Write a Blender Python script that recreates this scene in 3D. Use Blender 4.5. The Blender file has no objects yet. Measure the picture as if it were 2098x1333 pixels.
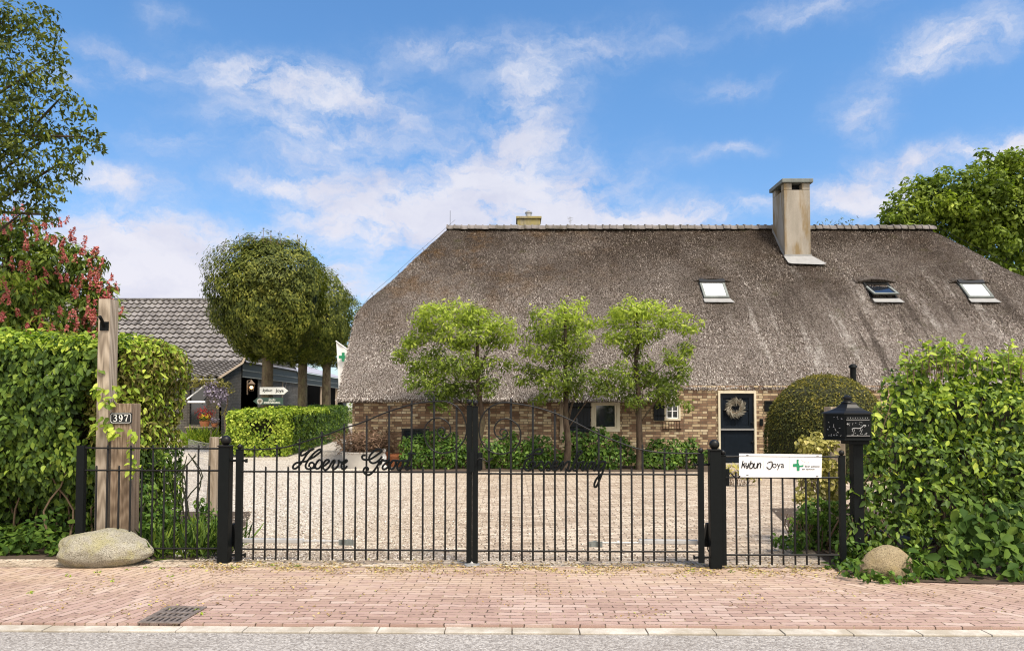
import bpy, bmesh, math, random
import numpy as np
from mathutils import Vector, Matrix
R = math.radians
sc = bpy.context.scene
col = sc.collection
# ------------------------------------------------------------------ camera
F = 1500.0                      # focal length in photograph pixels (2098 wide)
CAMH = 1.63
PITCH = R(2.0)
SHIFT = 170.0 - F * math.tan(PITCH)
cd = bpy.data.cameras.new('camera')
cam = bpy.data.objects.new('camera', cd); col.objects.link(cam)
cam.location = (0, 0, CAMH)
cam.rotation_euler = (R(90) + PITCH, 0, 0)
cd.sensor_width = 36; cd.lens = F / 2098 * 36
cd.shift_y = SHIFT / 2098
cd.clip_start = 0.1; cd.clip_end = 2000
sc.camera = cam

def ray(px, py):
    u = (px - 1049) / F
    v = (666.5 + SHIFT - py) / F
    return Vector((u, math.cos(PITCH) - v * math.sin(PITCH), math.sin(PITCH) + v * math.cos(PITCH)))
def P(px, py, Y):
    d = ray(px, py); k = Y / d.y
    return Vector((d.x * k, Y, CAMH + d.z * k))
def G(px, py, z=0.0):
    d = ray(px, py); k = (z - CAMH) / d.z
    return Vector((d.x * k, d.y * k, z))
# ------------------------------------------------------------------ light
SUN_AZ = R(142)      # clockwise from +Y: behind the camera, to the right
SUN_EL = R(60)
sun_dir = Vector((math.sin(SUN_AZ) * math.cos(SUN_EL), math.cos(SUN_AZ) * math.cos(SUN_EL), math.sin(SUN_EL)))
sd = bpy.data.lights.new('sun', 'SUN'); so = bpy.data.objects.new('sun', sd); col.objects.link(so)
sd.energy = 3.8; sd.angle = R(16.0); sd.color = (1.0, 0.91, 0.78)
so.rotation_euler = sun_dir.to_track_quat('Z', 'Y').to_euler()
so.location = (6, -8, 14)
sc.view_settings.view_transform = 'Standard'; sc.view_settings.look = 'None'
sc.cycles.filter_width = 1.15
sc.view_settings.gamma = 1; sc.view_settings.exposure = 0.64

class NT:
    """small node helper"""
    def __init__(s, tree): s.t = tree; s.n = tree.nodes; s.l = tree.links
    def add(s, typ, ins=None, **kw):
        nd = s.n.new(typ)
        for k, v in kw.items(): setattr(nd, k, v)
        if ins:
            for k, v in ins.items(): s.put(nd.inputs[k], v)
        return nd
    def put(s, sock, v):
        if isinstance(v, bpy.types.NodeSocket): s.l.new(v, sock)
        elif isinstance(v, bpy.types.Node): s.l.new(v.outputs[0], sock)
        else:
            if isinstance(v, (tuple, list)) and sock.type == 'RGBA' and len(v) == 3: v = (*v, 1)
            sock.default_value = v
    def m(s, op, a, b=None, c=None, clamp=False):
        nd = s.n.new('ShaderNodeMath'); nd.operation = op; nd.use_clamp = clamp
        s.put(nd.inputs[0], a)
        if b is not None: s.put(nd.inputs[1], b)
        if c is not None: s.put(nd.inputs[2], c)
        return nd.outputs[0]
    def vm(s, op, a, b=None):
        nd = s.n.new('ShaderNodeVectorMath'); nd.operation = op
        s.put(nd.inputs[0], a)
        if b is not None: s.put(nd.inputs[1], b)
        return nd
    def ramp(s, fac, stops, interp='LINEAR'):
        nd = s.n.new('ShaderNodeValToRGB'); cr = nd.color_ramp; cr.interpolation = interp
        while len(cr.elements) > 1: cr.elements.remove(cr.elements[-1])
        for i, (p, c) in enumerate(stops):
            e = cr.elements[0] if i == 0 else cr.elements.new(p)
            e.position = p
            if not isinstance(c, (tuple, list)): c = (c, c, c)
            e.color = (*c[:3], 1)
        s.put(nd.inputs[0], fac)
        return nd.outputs[0]
    def mix(s, fac, a, b, blend='MIX'):
        nd = s.n.new('ShaderNodeMix'); nd.data_type = 'RGBA'; nd.blend_type = blend
        s.put(nd.inputs[0], fac)
        for i, v in ((6, a), (7, b)):
            if isinstance(v, (tuple, list)): v = (*v[:3], 1)
            s.put(nd.inputs[i], v)
        return nd.outputs[2]
    def noise(s, vec, scale, detail=4, rough=.55, dist=0.0):
        nd = s.n.new('ShaderNodeTexNoise')
        if vec is not None: s.put(nd.inputs['Vector'], vec)
        nd.inputs['Scale'].default_value = scale; nd.inputs['Detail'].default_value = detail
        nd.inputs['Roughness'].default_value = rough; nd.inputs['Distortion'].default_value = dist
        return nd.outputs['Fac']
    def pos(s): return s.n.new('ShaderNodeNewGeometry').outputs['Position']
    def obj(s): return s.n.new('ShaderNodeTexCoord').outputs['Object']
    def mapv(s, vec, scale=(1, 1, 1), rot=(0, 0, 0), loc=(0, 0, 0)):
        nd = s.n.new('ShaderNodeMapping'); s.put(nd.inputs['Vector'], vec)
        nd.inputs['Scale'].default_value = scale; nd.inputs['Rotation'].default_value = rot; nd.inputs['Location'].default_value = loc
        return nd.outputs[0]
    def bump(s, h, strength=.5, dist=.01):
        nd = s.n.new('ShaderNodeBump'); s.put(nd.inputs['Height'], h)
        nd.inputs['Strength'].default_value = strength; nd.inputs['Distance'].default_value = dist
        return nd.outputs[0]

w = bpy.data.worlds.new('World'); sc.world = w; w.use_nodes = True
w.node_tree.nodes.clear(); wn = NT(w.node_tree)
sky = wn.add('ShaderNodeTexSky', sky_type='NISHITA', sun_disc=False)
sky.sun_elevation = SUN_EL; sky.sun_rotation = SUN_AZ
sky.air_density = 1.3; sky.dust_density = 0.3; sky.ozone_density = 3.0
dirv = wn.n.new('ShaderNodeTexCoord').outputs['Generated']
sep = wn.add('ShaderNodeSeparateXYZ', {0: dirv})
az = wn.m('ARCTAN2', sep.outputs[0], sep.outputs[1])
el = wn.m('ARCSINE', sep.outputs[2])
cmb = wn.add('ShaderNodeCombineXYZ', {0: az, 1: el}).outputs[0]
# fractal warp of the angular coordinates gives ragged cloud edges
nz = wn.add('ShaderNodeTexNoise', {'Vector': cmb, 'Scale': 9.0, 'Detail': 8.0, 'Roughness': .66})
wv = wn.vm('SUBTRACT', nz.outputs['Color'], (0.5, 0.5, 0.5)).outputs[0]
wv = wn.vm('MULTIPLY', wv, (0.11, 0.075, 0)).outputs[0]
cw = wn.vm('ADD', cmb, wv).outputs[0]
BL = [(560,158,150,38,.95),(300,140,60,22,.35),(205,92,65,22,.38),(760,225,130,60,.52),(560,250,150,32,.45),(350,290,110,28,.35),
      (250,362,90,26,.6),(900,100,130,30,.42),(1085,190,95,65,.62),(1050,310,130,55,.6),(1250,90,180,42,.40),(1490,178,85,22,.5),
      (650,340,130,45,.40),(680,430,130,55,.45),(960,400,170,70,.75),(1100,445,260,45,.95),(800,480,160,60,.55),(270,540,180,95,1.4),
      (360,600,130,55,1.1),(700,590,80,40,.95),(1500,305,65,18,.5),(1280,330,110,36,.30),(1775,235,55,55,.5),(1885,110,80,40,.4),
      (2010,60,110,50,.36),(1765,400,85,46,.9),(1660,25,130,28,.45),(1885,330,80,24,.65),(2080,300,70,30,.8),(1400,445,170,22,.7),
      (340,30,55,26,.3),(540,372,110,16,.35),(1960,110,90,30,.35),(160,150,90,26,.4),(420,480,160,30,.25),(1180,380,100,22,.3),
      (-300,300,260,60,.7),(-700,150,300,80,.7),(2500,250,300,60,.7),(2900,450,250,80,.9),(-600,560,300,80,.9),(1300,-300,400,90,.6),(500,-250,300,70,.6)]
acc = None
for (px, py, rx, ry, s_) in BL:
    d = ray(px, py).normalized()
    a0, e0 = math.atan2(d.x, d.y), math.asin(d.z)
    ax, ay = rx / F * math.cos(a0), ry / F * math.cos(a0)
    q = wn.vm('SUBTRACT', cw, (a0, e0, 0)).outputs[0]
    q = wn.vm('MULTIPLY', q, (1 / ax, 1 / ay, 0)).outputs[0]
    ln = wn.vm('DOT_PRODUCT', q, q).outputs['Value']
    g = wn.m('EXPONENT', wn.m('MULTIPLY', ln, -0.8))
    g = wn.m('MULTIPLY', g, s_)
    acc = g if acc is None else wn.m('ADD', acc, g)
n2 = wn.noise(wn.mapv(cw, (1, 2.0, 1)), 11, 7, .68)
n2r = wn.add('ShaderNodeMapRange', {'Value': n2, 'From Min': .30, 'From Max': .68, 'To Min': 0.12, 'To Max': 1.45}).outputs[0]
cm = wn.m('MULTIPLY', acc, n2r)
cm = wn.add('ShaderNodeMapRange', {'Value': cm, 'From Min': .0, 'From Max': 0.98, 'To Min': 0, 'To Max': 0.92}, interpolation_type='SMOOTHSTEP').outputs[0]
hz = wn.add('ShaderNodeMapRange', {'Value': el, 'From Min': -0.02, 'From Max': .42, 'To Min': 1, 'To Max': 0}).outputs[0]
tint = wn.mix(hz, (1.02, 1.48, 1.86), (1.20, 1.34, 1.70))
skc = wn.mix(1.0, sky.outputs[0], tint, 'MULTIPLY')
CLOUD = 9.6
cloudc = wn.mix(hz, (CLOUD * .86, CLOUD * .88, CLOUD * .98), (CLOUD * 1.0, CLOUD * .93, CLOUD * .98))
# white cloud cover added behind the camera, out of view, as neutral fill light
bk = wn.add('ShaderNodeMapRange', {'Value': sep.outputs[1], 'From Min': .12, 'From Max': -.45, 'To Min': 0, 'To Max': 1}, interpolation_type='SMOOTHSTEP').outputs[0]
bkn = wn.add('ShaderNodeMapRange', {'Value': wn.noise(dirv, 2.2, 5, .6), 'From Min': .28, 'From Max': .46, 'To Min': .15, 'To Max': .95}).outputs[0]
cm = wn.m('MAXIMUM', cm, wn.m('MULTIPLY', bk, bkn))
cloudc = wn.mix(bk, cloudc, (CLOUD * 2.0, CLOUD * 1.84, CLOUD * 1.62))
cloudc = wn.mix(1.0, cloudc, wn.ramp(wn.noise(wn.mapv(cw, (1, 1.7, 1), loc=(3, 2, 0)), 9, 6, .6), [(.3, (.80, .82, .90)), (.6, (1.0, 1.0, 1.0))]), 'MULTIPLY')
full = wn.mix(cm, skc, cloudc)
bg = wn.add('ShaderNodeBackground', {'Color': full, 'Strength': 0.063})
wo = wn.add('ShaderNodeOutputWorld', {'Surface': bg})

# ------------------------------------------------------------------ object helpers
WM = {}          # world matrix of every thing and part, by object name
def tag(o, label=None, cat=None, group=None, kind=None):
    if label: o['label'] = label
    if cat: o['category'] = cat
    if group: o['group'] = group
    if kind: o['kind'] = kind
    return o
def thing(name, loc, label, cat, rz=0.0, group=None):
    o = bpy.data.objects.new(name, None); col.objects.link(o)
    o.empty_display_size = .2
    o.location = loc; o.rotation_euler = (0, 0, rz)
    WM[o.name] = Matrix.Translation(Vector(loc)) @ Matrix.Rotation(rz, 4, 'Z')
    return tag(o, label, cat, group)
def link_mesh(name, me, mat, parent=None):
    """vertices are given in the world; they are moved to the parent's frame"""
    o = bpy.data.objects.new(name, me); col.objects.link(o)
    if mat is not None:
        for m_ in (mat if isinstance(mat, (list, tuple)) else [mat]): me.materials.append(m_)
    if parent is not None:
        M = WM[parent.name]; me.transform(M.inverted()); o.parent = parent; WM[o.name] = M
    else:
        c = Vector((0, 0, 0)); n = len(me.vertices)
        if n:
            co = np.empty(n * 3, np.float32); me.vertices.foreach_get('co', co); co = co.reshape(-1, 3)
            c = Vector(((co[:, 0].min() + co[:, 0].max()) / 2, (co[:, 1].min() + co[:, 1].max()) / 2, co[:, 2].min()))
        me.transform(Matrix.Translation(-c)); o.location = c; WM[o.name] = Matrix.Translation(c)
    return o
class MB:
    def __init__(s): s.v = []; s.f = []; s.mi = []; s.cur = 0
    def quad(s, *pts):
        b = len(s.v); s.v += [tuple(p) for p in pts]; s.f.append(tuple(range(b, b + len(pts)))); s.mi.append(s.cur); return s
    def box(s, x0, x1, y0, y1, z0, z1, M=None):
        c = [(x0,y0,z0),(x1,y0,z0),(x1,y1,z0),(x0,y1,z0),(x0,y0,z1),(x1,y0,z1),(x1,y1,z1),(x0,y1,z1)]
        if M is not None: c = [tuple(M @ Vector(p)) for p in c]
        b = len(s.v); s.v += c
        for f in ((0,3,2,1),(4,5,6,7),(0,1,5,4),(1,2,6,5),(2,3,7,6),(3,0,4,7)):
            s.f.append(tuple(b + i for i in f)); s.mi.append(s.cur)
        return s
    def prism(s, poly, p0, ex, ey, ez, depth):
        """poly in (u,v), frame origin p0, axes ex, ey, extruded along ez"""
        n = len(poly); b = len(s.v)
        for k in (0, depth):
            for (u, v) in poly: s.v.append(tuple(p0 + ex * u + ey * v + ez * k))
        s.f.append(tuple(b + i for i in range(n - 1, -1, -1))); s.mi.append(s.cur)
        s.f.append(tuple(b + n + i for i in range(n))); s.mi.append(s.cur)
        for i in range(n):
            j = (i + 1) % n; s.f.append((b + i, b + j, b + n + j, b + n + i)); s.mi.append(s.cur)
        return s
    def tube(s, pts, r, n=8, cap=True, flat=None):
        pts = [Vector(p) for p in pts]
        rs = r if isinstance(r, (list, tuple)) else [r] * len(pts)
        b = len(s.v); up = None
        for i, p in enumerate(pts):
            t = (pts[min(i + 1, len(pts) - 1)] - pts[max(i - 1, 0)])
            if t.length < 1e-9: t = Vector((0, 0, 1))
            t.normalize()
            if up is None:
                up = Vector((0, 1, 0)) if abs(t.y) < .9 else Vector((1, 0, 0))
            a = t.cross(up)
            if a.length < 1e-4: a = t.cross(Vector((1, 0, 0)))
            a.normalize(); c = a.cross(t).normalized(); up = c
            for k in range(n):
                an = 2 * math.pi * k / n
                s.v.append(tuple(p + (a * math.cos(an) + c * math.sin(an)) * rs[i]))
        for i in range(len(pts) - 1):
            for k in range(n):
                k2 = (k + 1) % n
                s.f.append((b + i*n + k, b + i*n + k2, b + (i+1)*n + k2, b + (i+1)*n + k)); s.mi.append(s.cur)
        if cap:
            s.f.append(tuple(b + k for k in range(n - 1, -1, -1))); s.mi.append(s.cur)
            e = b + (len(pts) - 1) * n; s.f.append(tuple(e + k for k in range(n))); s.mi.append(s.cur)
        return s
    def lathe(s, c, prof, n=20, M=None):
        b = len(s.v); c = Vector(c)
        for (r, z) in prof:
            for k in range(n):
                a = 2 * math.pi * k / n
                p = Vector((max(r, 1e-4) * math.cos(a), max(r, 1e-4) * math.sin(a), z))
                if M is not None: p = M @ p
                s.v.append(tuple(c + p))
        for i in range(len(prof) - 1):
            for k in range(n):
                k2 = (k + 1) % n
                s.f.append((b+i*n+k, b+i*n+k2, b+(i+1)*n+k2, b+(i+1)*n+k)); s.mi.append(s.cur)
        s.f.append(tuple(b + k for k in range(n - 1, -1, -1))); s.mi.append(s.cur)
        e = b + (len(prof) - 1) * n; s.f.append(tuple(e + k for k in range(n))); s.mi.append(s.cur)
        return s
    def sphere(s, c, r, n=14, sq=(1, 1, 1)):
        prof = [(r * math.sin(math.pi * i / (n // 2 + 2)), -r * math.cos(math.pi * i / (n // 2 + 2))) for i in range(n // 2 + 3)]
        return s.lathe(c, prof, n, Matrix.Diagonal((sq[0], sq[1], sq[2])))
    def build(s, name, mat, parent=None, smooth=False, bevel=0, M=None):
        me = bpy.data.meshes.new(name); me.from_pydata(s.v, [], s.f); me.update()
        if M is not None: me.transform(M)
        if isinstance(mat, (list, tuple)): me.polygons.foreach_set('material_index', s.mi)
        bm = bmesh.new(); bm.from_mesh(me)
        bmesh.ops.recalc_face_normals(bm, faces=bm.faces)
        if bevel:
            es = [e for e in bm.edges if len(e.link_faces) == 2 and e.calc_face_angle(0) > .6]
            bmesh.ops.bevel(bm, geom=es, offset=bevel, segments=2, affect='EDGES', profile=.6)
        bm.to_mesh(me); bm.free()
        if smooth:
            for p in me.polygons: p.use_smooth = True
            if smooth == 'auto' or smooth is True:
                me.set_sharp_from_angle(angle=R(50))
        return link_mesh(name, me, mat, parent)
def catmull(pts, sub=6):
    out = []
    n = len(pts)
    for i in range(n - 1):
        p0, p1, p2, p3 = pts[max(i-1, 0)], pts[i], pts[i+1], pts[min(i+2, n-1)]
        for k in range(sub):
            t = k / sub
            out.append(tuple(.5 * ((2*b) + (-a + c) * t + (2*a - 5*b + 4*c - d) * t*t + (-a + 3*b - 3*c + d) * t**3) for a, b, c, d in zip(p0, p1, p2, p3)))
    out.append(tuple(pts[-1])); return out

# ---------------------------------------------------------------- leaves
def leaf_mesh(name, pos, nrm, size, mat, parent=None, rs=0, w=.5, fold=.25, droop=.5, jitter=.6, simple=False, svar=.48, up=None, tone=None):
    """many leaf shaped faces: pos and nrm are (N,3) arrays, size the blade's length"""
    g = np.random.default_rng(rs)
    N = len(pos)
    n = nrm / (np.linalg.norm(nrm, axis=1, keepdims=True) + 1e-9) + g.normal(0, jitter, (N, 3))
    n /= np.linalg.norm(n, axis=1, keepdims=True) + 1e-9
    t = g.normal(0, 1, (N, 3)); t[:, 2] -= droop * 2
    if up is not None: t = t * .45 + up
    t -= n * (t * n).sum(1, keepdims=True); t /= np.linalg.norm(t, axis=1, keepdims=True) + 1e-9
    b = np.cross(n, t)
    L = size * (1 + g.uniform(-svar, svar, (N, 1)))
    W = L * w * .5
    if simple:
        v = np.stack([pos, pos + t*L*.45 + b*W + n*L*fold*.15, pos + t*L, pos + t*L*.45 - b*W + n*L*fold*.15], 1)
        fi = np.array([[0, 1, 2, 3]]); nv = 4
    else:
        v = np.stack([pos, pos + t*L*.28 + b*W*.95 + n*L*fold*w*.5, pos + t*L*.68 + b*W*.72 + n*L*fold*w*.3, pos + t*L - n*L*.08,
                      pos + t*L*.68 - b*W*.72 + n*L*fold*w*.3, pos + t*L*.28 - b*W*.95 + n*L*fold*w*.5], 1)
        fi = np.array([[0, 1, 2, 3], [0, 3, 4, 5]]); nv = 6
    nf = len(fi)
    faces = (np.arange(N)[:, None, None] * nv + fi[None]).reshape(-1, 4)
    me = bpy.data.meshes.new(name)
    me.vertices.add(N * nv); me.vertices.foreach_set('co', v.reshape(-1).astype(np.float32))
    me.loops.add(len(faces) * 4); me.loops.foreach_set('vertex_index', faces.reshape(-1).astype(np.int32))
    me.polygons.add(len(faces)); me.polygons.foreach_set('loop_start', (np.arange(len(faces)) * 4).astype(np.int32))
    me.update(calc_edges=True)
    at = me.attributes.new('rnd', 'FLOAT', 'FACE')
    rv = g.random(N) if tone is None else np.clip(tone + g.normal(0, .16, N), 0, 1)
    at.data.foreach_set('value', np.repeat(rv, nf).astype(np.float32))
    return link_mesh(name, me, mat, parent)
def blob_points(rs, blobs, per, inner=.55, zflat=1.0, upb=.35):
    """points in the outer shell of ellipsoidal clumps. blobs: (center, (rx,ry,rz))"""
    g = np.random.default_rng(rs); PS = []; NS = []
    for (c, r) in blobs:
        r = np.array(r, float); n = int(per * (r[0]*r[1] + r[1]*r[2] + r[0]*r[2]) / 3) + 3
        d = g.normal(0, 1, (n, 3)); d /= np.linalg.norm(d, axis=1, keepdims=True)
        k = (inner**3 + (1 - inner**3) * g.random((n, 1))) ** (1/3)
        k = k * (1 + .12 * g.normal(0, 1, (n, 1)) * (g.random((n, 1)) < .3))
        PS.append(np.array(c)[None] + d * r[None] * k)
        NS.append(d / r[None] * r.min() + np.array([0, 0, upb]))
    return np.concatenate(PS), np.concatenate(NS)
def clumpy(rs, env, n, r, rv=.35):
    """n clump centres spread in the shell of an envelope ellipsoid (c, (rx,ry,rz))"""
    g = np.random.default_rng(rs); c, R_ = np.array(env[0], float), np.array(env[1], float); out = []
    for i in range(n):
        d = g.normal(0, 1, 3); d /= np.linalg.norm(d)
        k = g.uniform(.62, 1.0) ** .5
        rr = r * g.uniform(1 - rv, 1 + rv)
        out.append((c + d * (R_ - rr * .6) * k, (rr, rr, rr * .8)))
    return out
# ------------------------------------------------------------------ materials
def new_mat(name):
    m = bpy.data.materials.new(name); m.use_nodes = True; m.node_tree.nodes.clear()
    return m, NT(m.node_tree)
def finish(nt, color, rough=.8, bump=None, metal=0.0, spec=.4, extra=None):
    ins = {'Base Color': color, 'Roughness': rough, 'Metallic': metal, 'Specular IOR Level': spec}
    if bump is not None: ins['Normal'] = bump
    if extra: ins.update(extra)
    b = nt.add('ShaderNodeBsdfPrincipled', ins)
    nt.add('ShaderNodeOutputMaterial', {'Surface': b}); return b
def leaf_mat(name, stops, rough=.45, trans=.30, clump=1.2, cs=.28, spec=.35):
    rough += .12; spec *= .6
    m, nt = new_mat(name)
    a = nt.add('ShaderNodeAttribute', attribute_name='rnd').outputs['Fac']
    nz = nt.noise(nt.pos(), clump, 3, .6)
    f = nt.m('ADD', nt.m('MULTIPLY', a, 1 - cs), nt.m('MULTIPLY', nt.m('SUBTRACT', nz, .32), cs * 2.6), clamp=True)
    c = nt.ramp(f, stops)
    b = nt.add('ShaderNodeBsdfPrincipled', {'Base Color': c, 'Roughness': rough, 'Specular IOR Level': spec})
    tc = nt.mix(1.0, c, (1.15, 1.25, .55), 'MULTIPLY')
    t = nt.add('ShaderNodeBsdfTranslucent', {'Color': tc})
    mx = nt.add('ShaderNodeMixShader', {0: trans, 1: b.outputs[0], 2: t.outputs[0]})
    nt.add('ShaderNodeOutputMaterial', {'Surface': mx})
    return m
def plain(name, color, rough=.6, metal=0.0, var=.12, scale=12, bs=.15, spec=.4):
    m, nt = new_mat(name)
    nz = nt.noise(nt.pos(), scale, 5, .6)
    c = nt.mix(nz, tuple(x * (1 - var) for x in color), tuple(min(1, x * (1 + var)) for x in color))
    finish(nt, c, rough, nt.bump(nt.noise(nt.pos(), scale * 6, 3), bs, .004), metal, spec)
    return m
M = {}
M['black_iron'] = plain('black_iron', (.004, .0055, .006), .55, 0, .4, 20, .12, .14)
M['rail_iron'] = plain('rail_iron', (.006, .006, .006), .45, 0, .4, 20, .1, .26)
M['white_paint'] = plain('white_paint', (.80, .80, .80), .4, 0, .03, 5, .03)
M['cream_paint'] = plain('cream_paint', (.60, .54, .41), .5, 0, .08, 9, .05)
M['navy_paint'] = plain('navy_paint', (.005, .009, .015), .4, 0, .3, 9, .05, .25)
M['black_paint'] = plain('black_paint', (.006, .007, .008), .5, 0, .2, 9, .05)
M['zinc'] = plain('zinc', (.50, .48, .45), .6, .0, .15, 6, .1)
M['galvanised'] = plain('galvanised', (.36, .36, .36), .42, .5, .12, 14, .1)
M['alu'] = plain('brushed_aluminium', (.52, .52, .51), .4, .25, .08, 14, .05)
M['lead'] = plain('lead', (.25, .25, .25), .7, .0, .25, 6, .3)
M['terracotta'] = plain('terracotta', (.45, .17, .075), .75, 0, .2, 9, .2)
M['twig'] = plain('twig', (.16, .11, .07), .9, 0, .3, 30, .4)
M['dry_twig'] = plain('dry_twig', (.50, .45, .36), .9, 0, .3, 30, .4)
M['inner'] = plain('shaded_inside', (.022, .024, .010), .95, 0, .5, 14, .8)  # dark colour puts the shade inside hedges and crowns into their solid cores
M['soil'] = plain('soil', (.06, .042, .028), .95, 0, .5, 9, .8)
M['green_ink'] = plain('green_ink', (.015, .22, .10), .5, 0, .05, 5, .02)
M['black_ink'] = plain('black_ink', (.006, .006, .007), .5, 0, .05, 5, .02)
M['dark_green_board'] = plain('dark_green_board', (.045, .085, .070), .5, 0, .1, 5, .03)
M['white_ink'] = plain('white_ink', (.80, .80, .76), .5, 0, .03, 5, .02)
M['dark_room'] = plain('dark_room', (.010, .011, .014), .7, 0, .3, 2, .1)  # near-black colour puts the darkness of unlit insides into the surface
M['stone_pale'] = plain('stone_pale', (.60, .57, .52), .85, 0, .2, 9, .4)
M['grey_tile_flat'] = plain('grey_sheet_roof', (.33, .32, .36), .5, 0, .1, 3, .1)
M['yellow_brass'] = plain('yellow_brass', (.5, .4, .12), .35, .7, .1, 8, .1)

def m_glass():
    m, nt = new_mat('window_glass')
    finish(nt, nt.mix(nt.noise(nt.pos(), 1.5, 3), (.004, .006, .010), (.018, .024, .034)), .05, None, 0, .9)
    return m
M['glass'] = m_glass()
def m_blind():
    m, nt = new_mat('white_blind_glass')
    c = nt.ramp(nt.noise(nt.mapv(nt.pos(), (2, 2, 2)), 1.2, 2), [(.3, (.62, .66, .70)), (.6, (.86, .87, .88))])
    finish(nt, c, .12, None, 0, .8)
    return m
M['blind'] = m_blind()

def m_brick(name, stops, mortar, scale=1.0, sq=(.225, .074), dirt=.35, bstr=.6, paint=None):
    m, nt = new_mat(name)
    g = nt.n.new('ShaderNodeNewGeometry'); p = g.outputs['Position']; nn = g.outputs['True Normal']
    s = nt.add('ShaderNodeSeparateXYZ', {0: p}); sn = nt.add('ShaderNodeSeparateXYZ', {0: nn})
    ax = nt.m('GREATER_THAN', nt.m('ABSOLUTE', sn.outputs[0]), .7)
    u = nt.m('ADD', nt.m('MULTIPLY', s.outputs[0], nt.m('SUBTRACT', 1.0, ax)), nt.m('MULTIPLY', s.outputs[1], ax))
    nzc = nt.add('ShaderNodeTexNoise', {'Vector': p, 'Scale': 5.0, 'Detail': 2.0})
    wob = nt.m('MULTIPLY', nt.m('SUBTRACT', nzc.outputs[0], .5), .03)
    v = nt.add('ShaderNodeCombineXYZ', {0: nt.m('ADD', u, wob), 1: nt.m('ADD', s.outputs[2], nt.m('MULTIPLY', wob, .6))}).outputs[0]
    b = nt.add('ShaderNodeTexBrick', {'Vector': v, 'Color1': (0, 0, 0), 'Color2': (1, 1, 1), 'Mortar': (.5, .5, .5),
        'Scale': 1.0 / scale, 'Mortar Size': .008, 'Mortar Smooth': .25, 'Bias': 0.0, 'Brick Width': sq[0], 'Row Height': sq[1]}, offset=.5, squash=.6, squash_frequency=2)
    f = nt.m('ADD', nt.m('MULTIPLY', b.outputs['Color'], .8), nt.m('MULTIPLY', nt.noise(p, 11, 3, .6), .25), clamp=True)
    c = nt.ramp(f, stops)
    c = nt.mix(nt.m('MULTIPLY', nt.noise(p, 60, 3, .7), .5), c, tuple(x * .5 for x in mortar))
    c = nt.mix(b.outputs['Fac'], c, nt.mix(nt.noise(p, 2, 3), mortar, tuple(x * .45 for x in mortar)))
    c = nt.mix(nt.m('MULTIPLY', nt.ramp(nt.noise(p, .9, 4, .6), [(.42, 0.0), (.62, 1.0)]), dirt), c, nt.mix(1.0, c, (.55, .48, .42), 'MULTIPLY'))
    h = nt.m('ADD', nt.m('MULTIPLY', nt.m('SUBTRACT', 1.0, b.outputs['Fac']), .8), nt.m('MULTIPLY', nt.noise(p, 40, 4, .7), .5))
    finish(nt, c, .88, nt.bump(h, bstr, .02), 0, .2)
    return m
M['house_brick'] = m_brick('house_brick', [(0, (.12, .07, .045)), (.25, (.21, .125, .08)), (.42, (.31, .195, .125)), (.54, (.42, .295, .185)), (.64, (.54, .41, .25)), (.85, (.66, .54, .355)), (1, (.76, .67, .51))], (.17, .135, .10))
M['grey_brick'] = m_brick('grey_painted_brick', [(0, (.10, .095, .085)), (1, (.17, .16, .145))], (.085, .08, .07), dirt=.3, bstr=.8)

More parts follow.
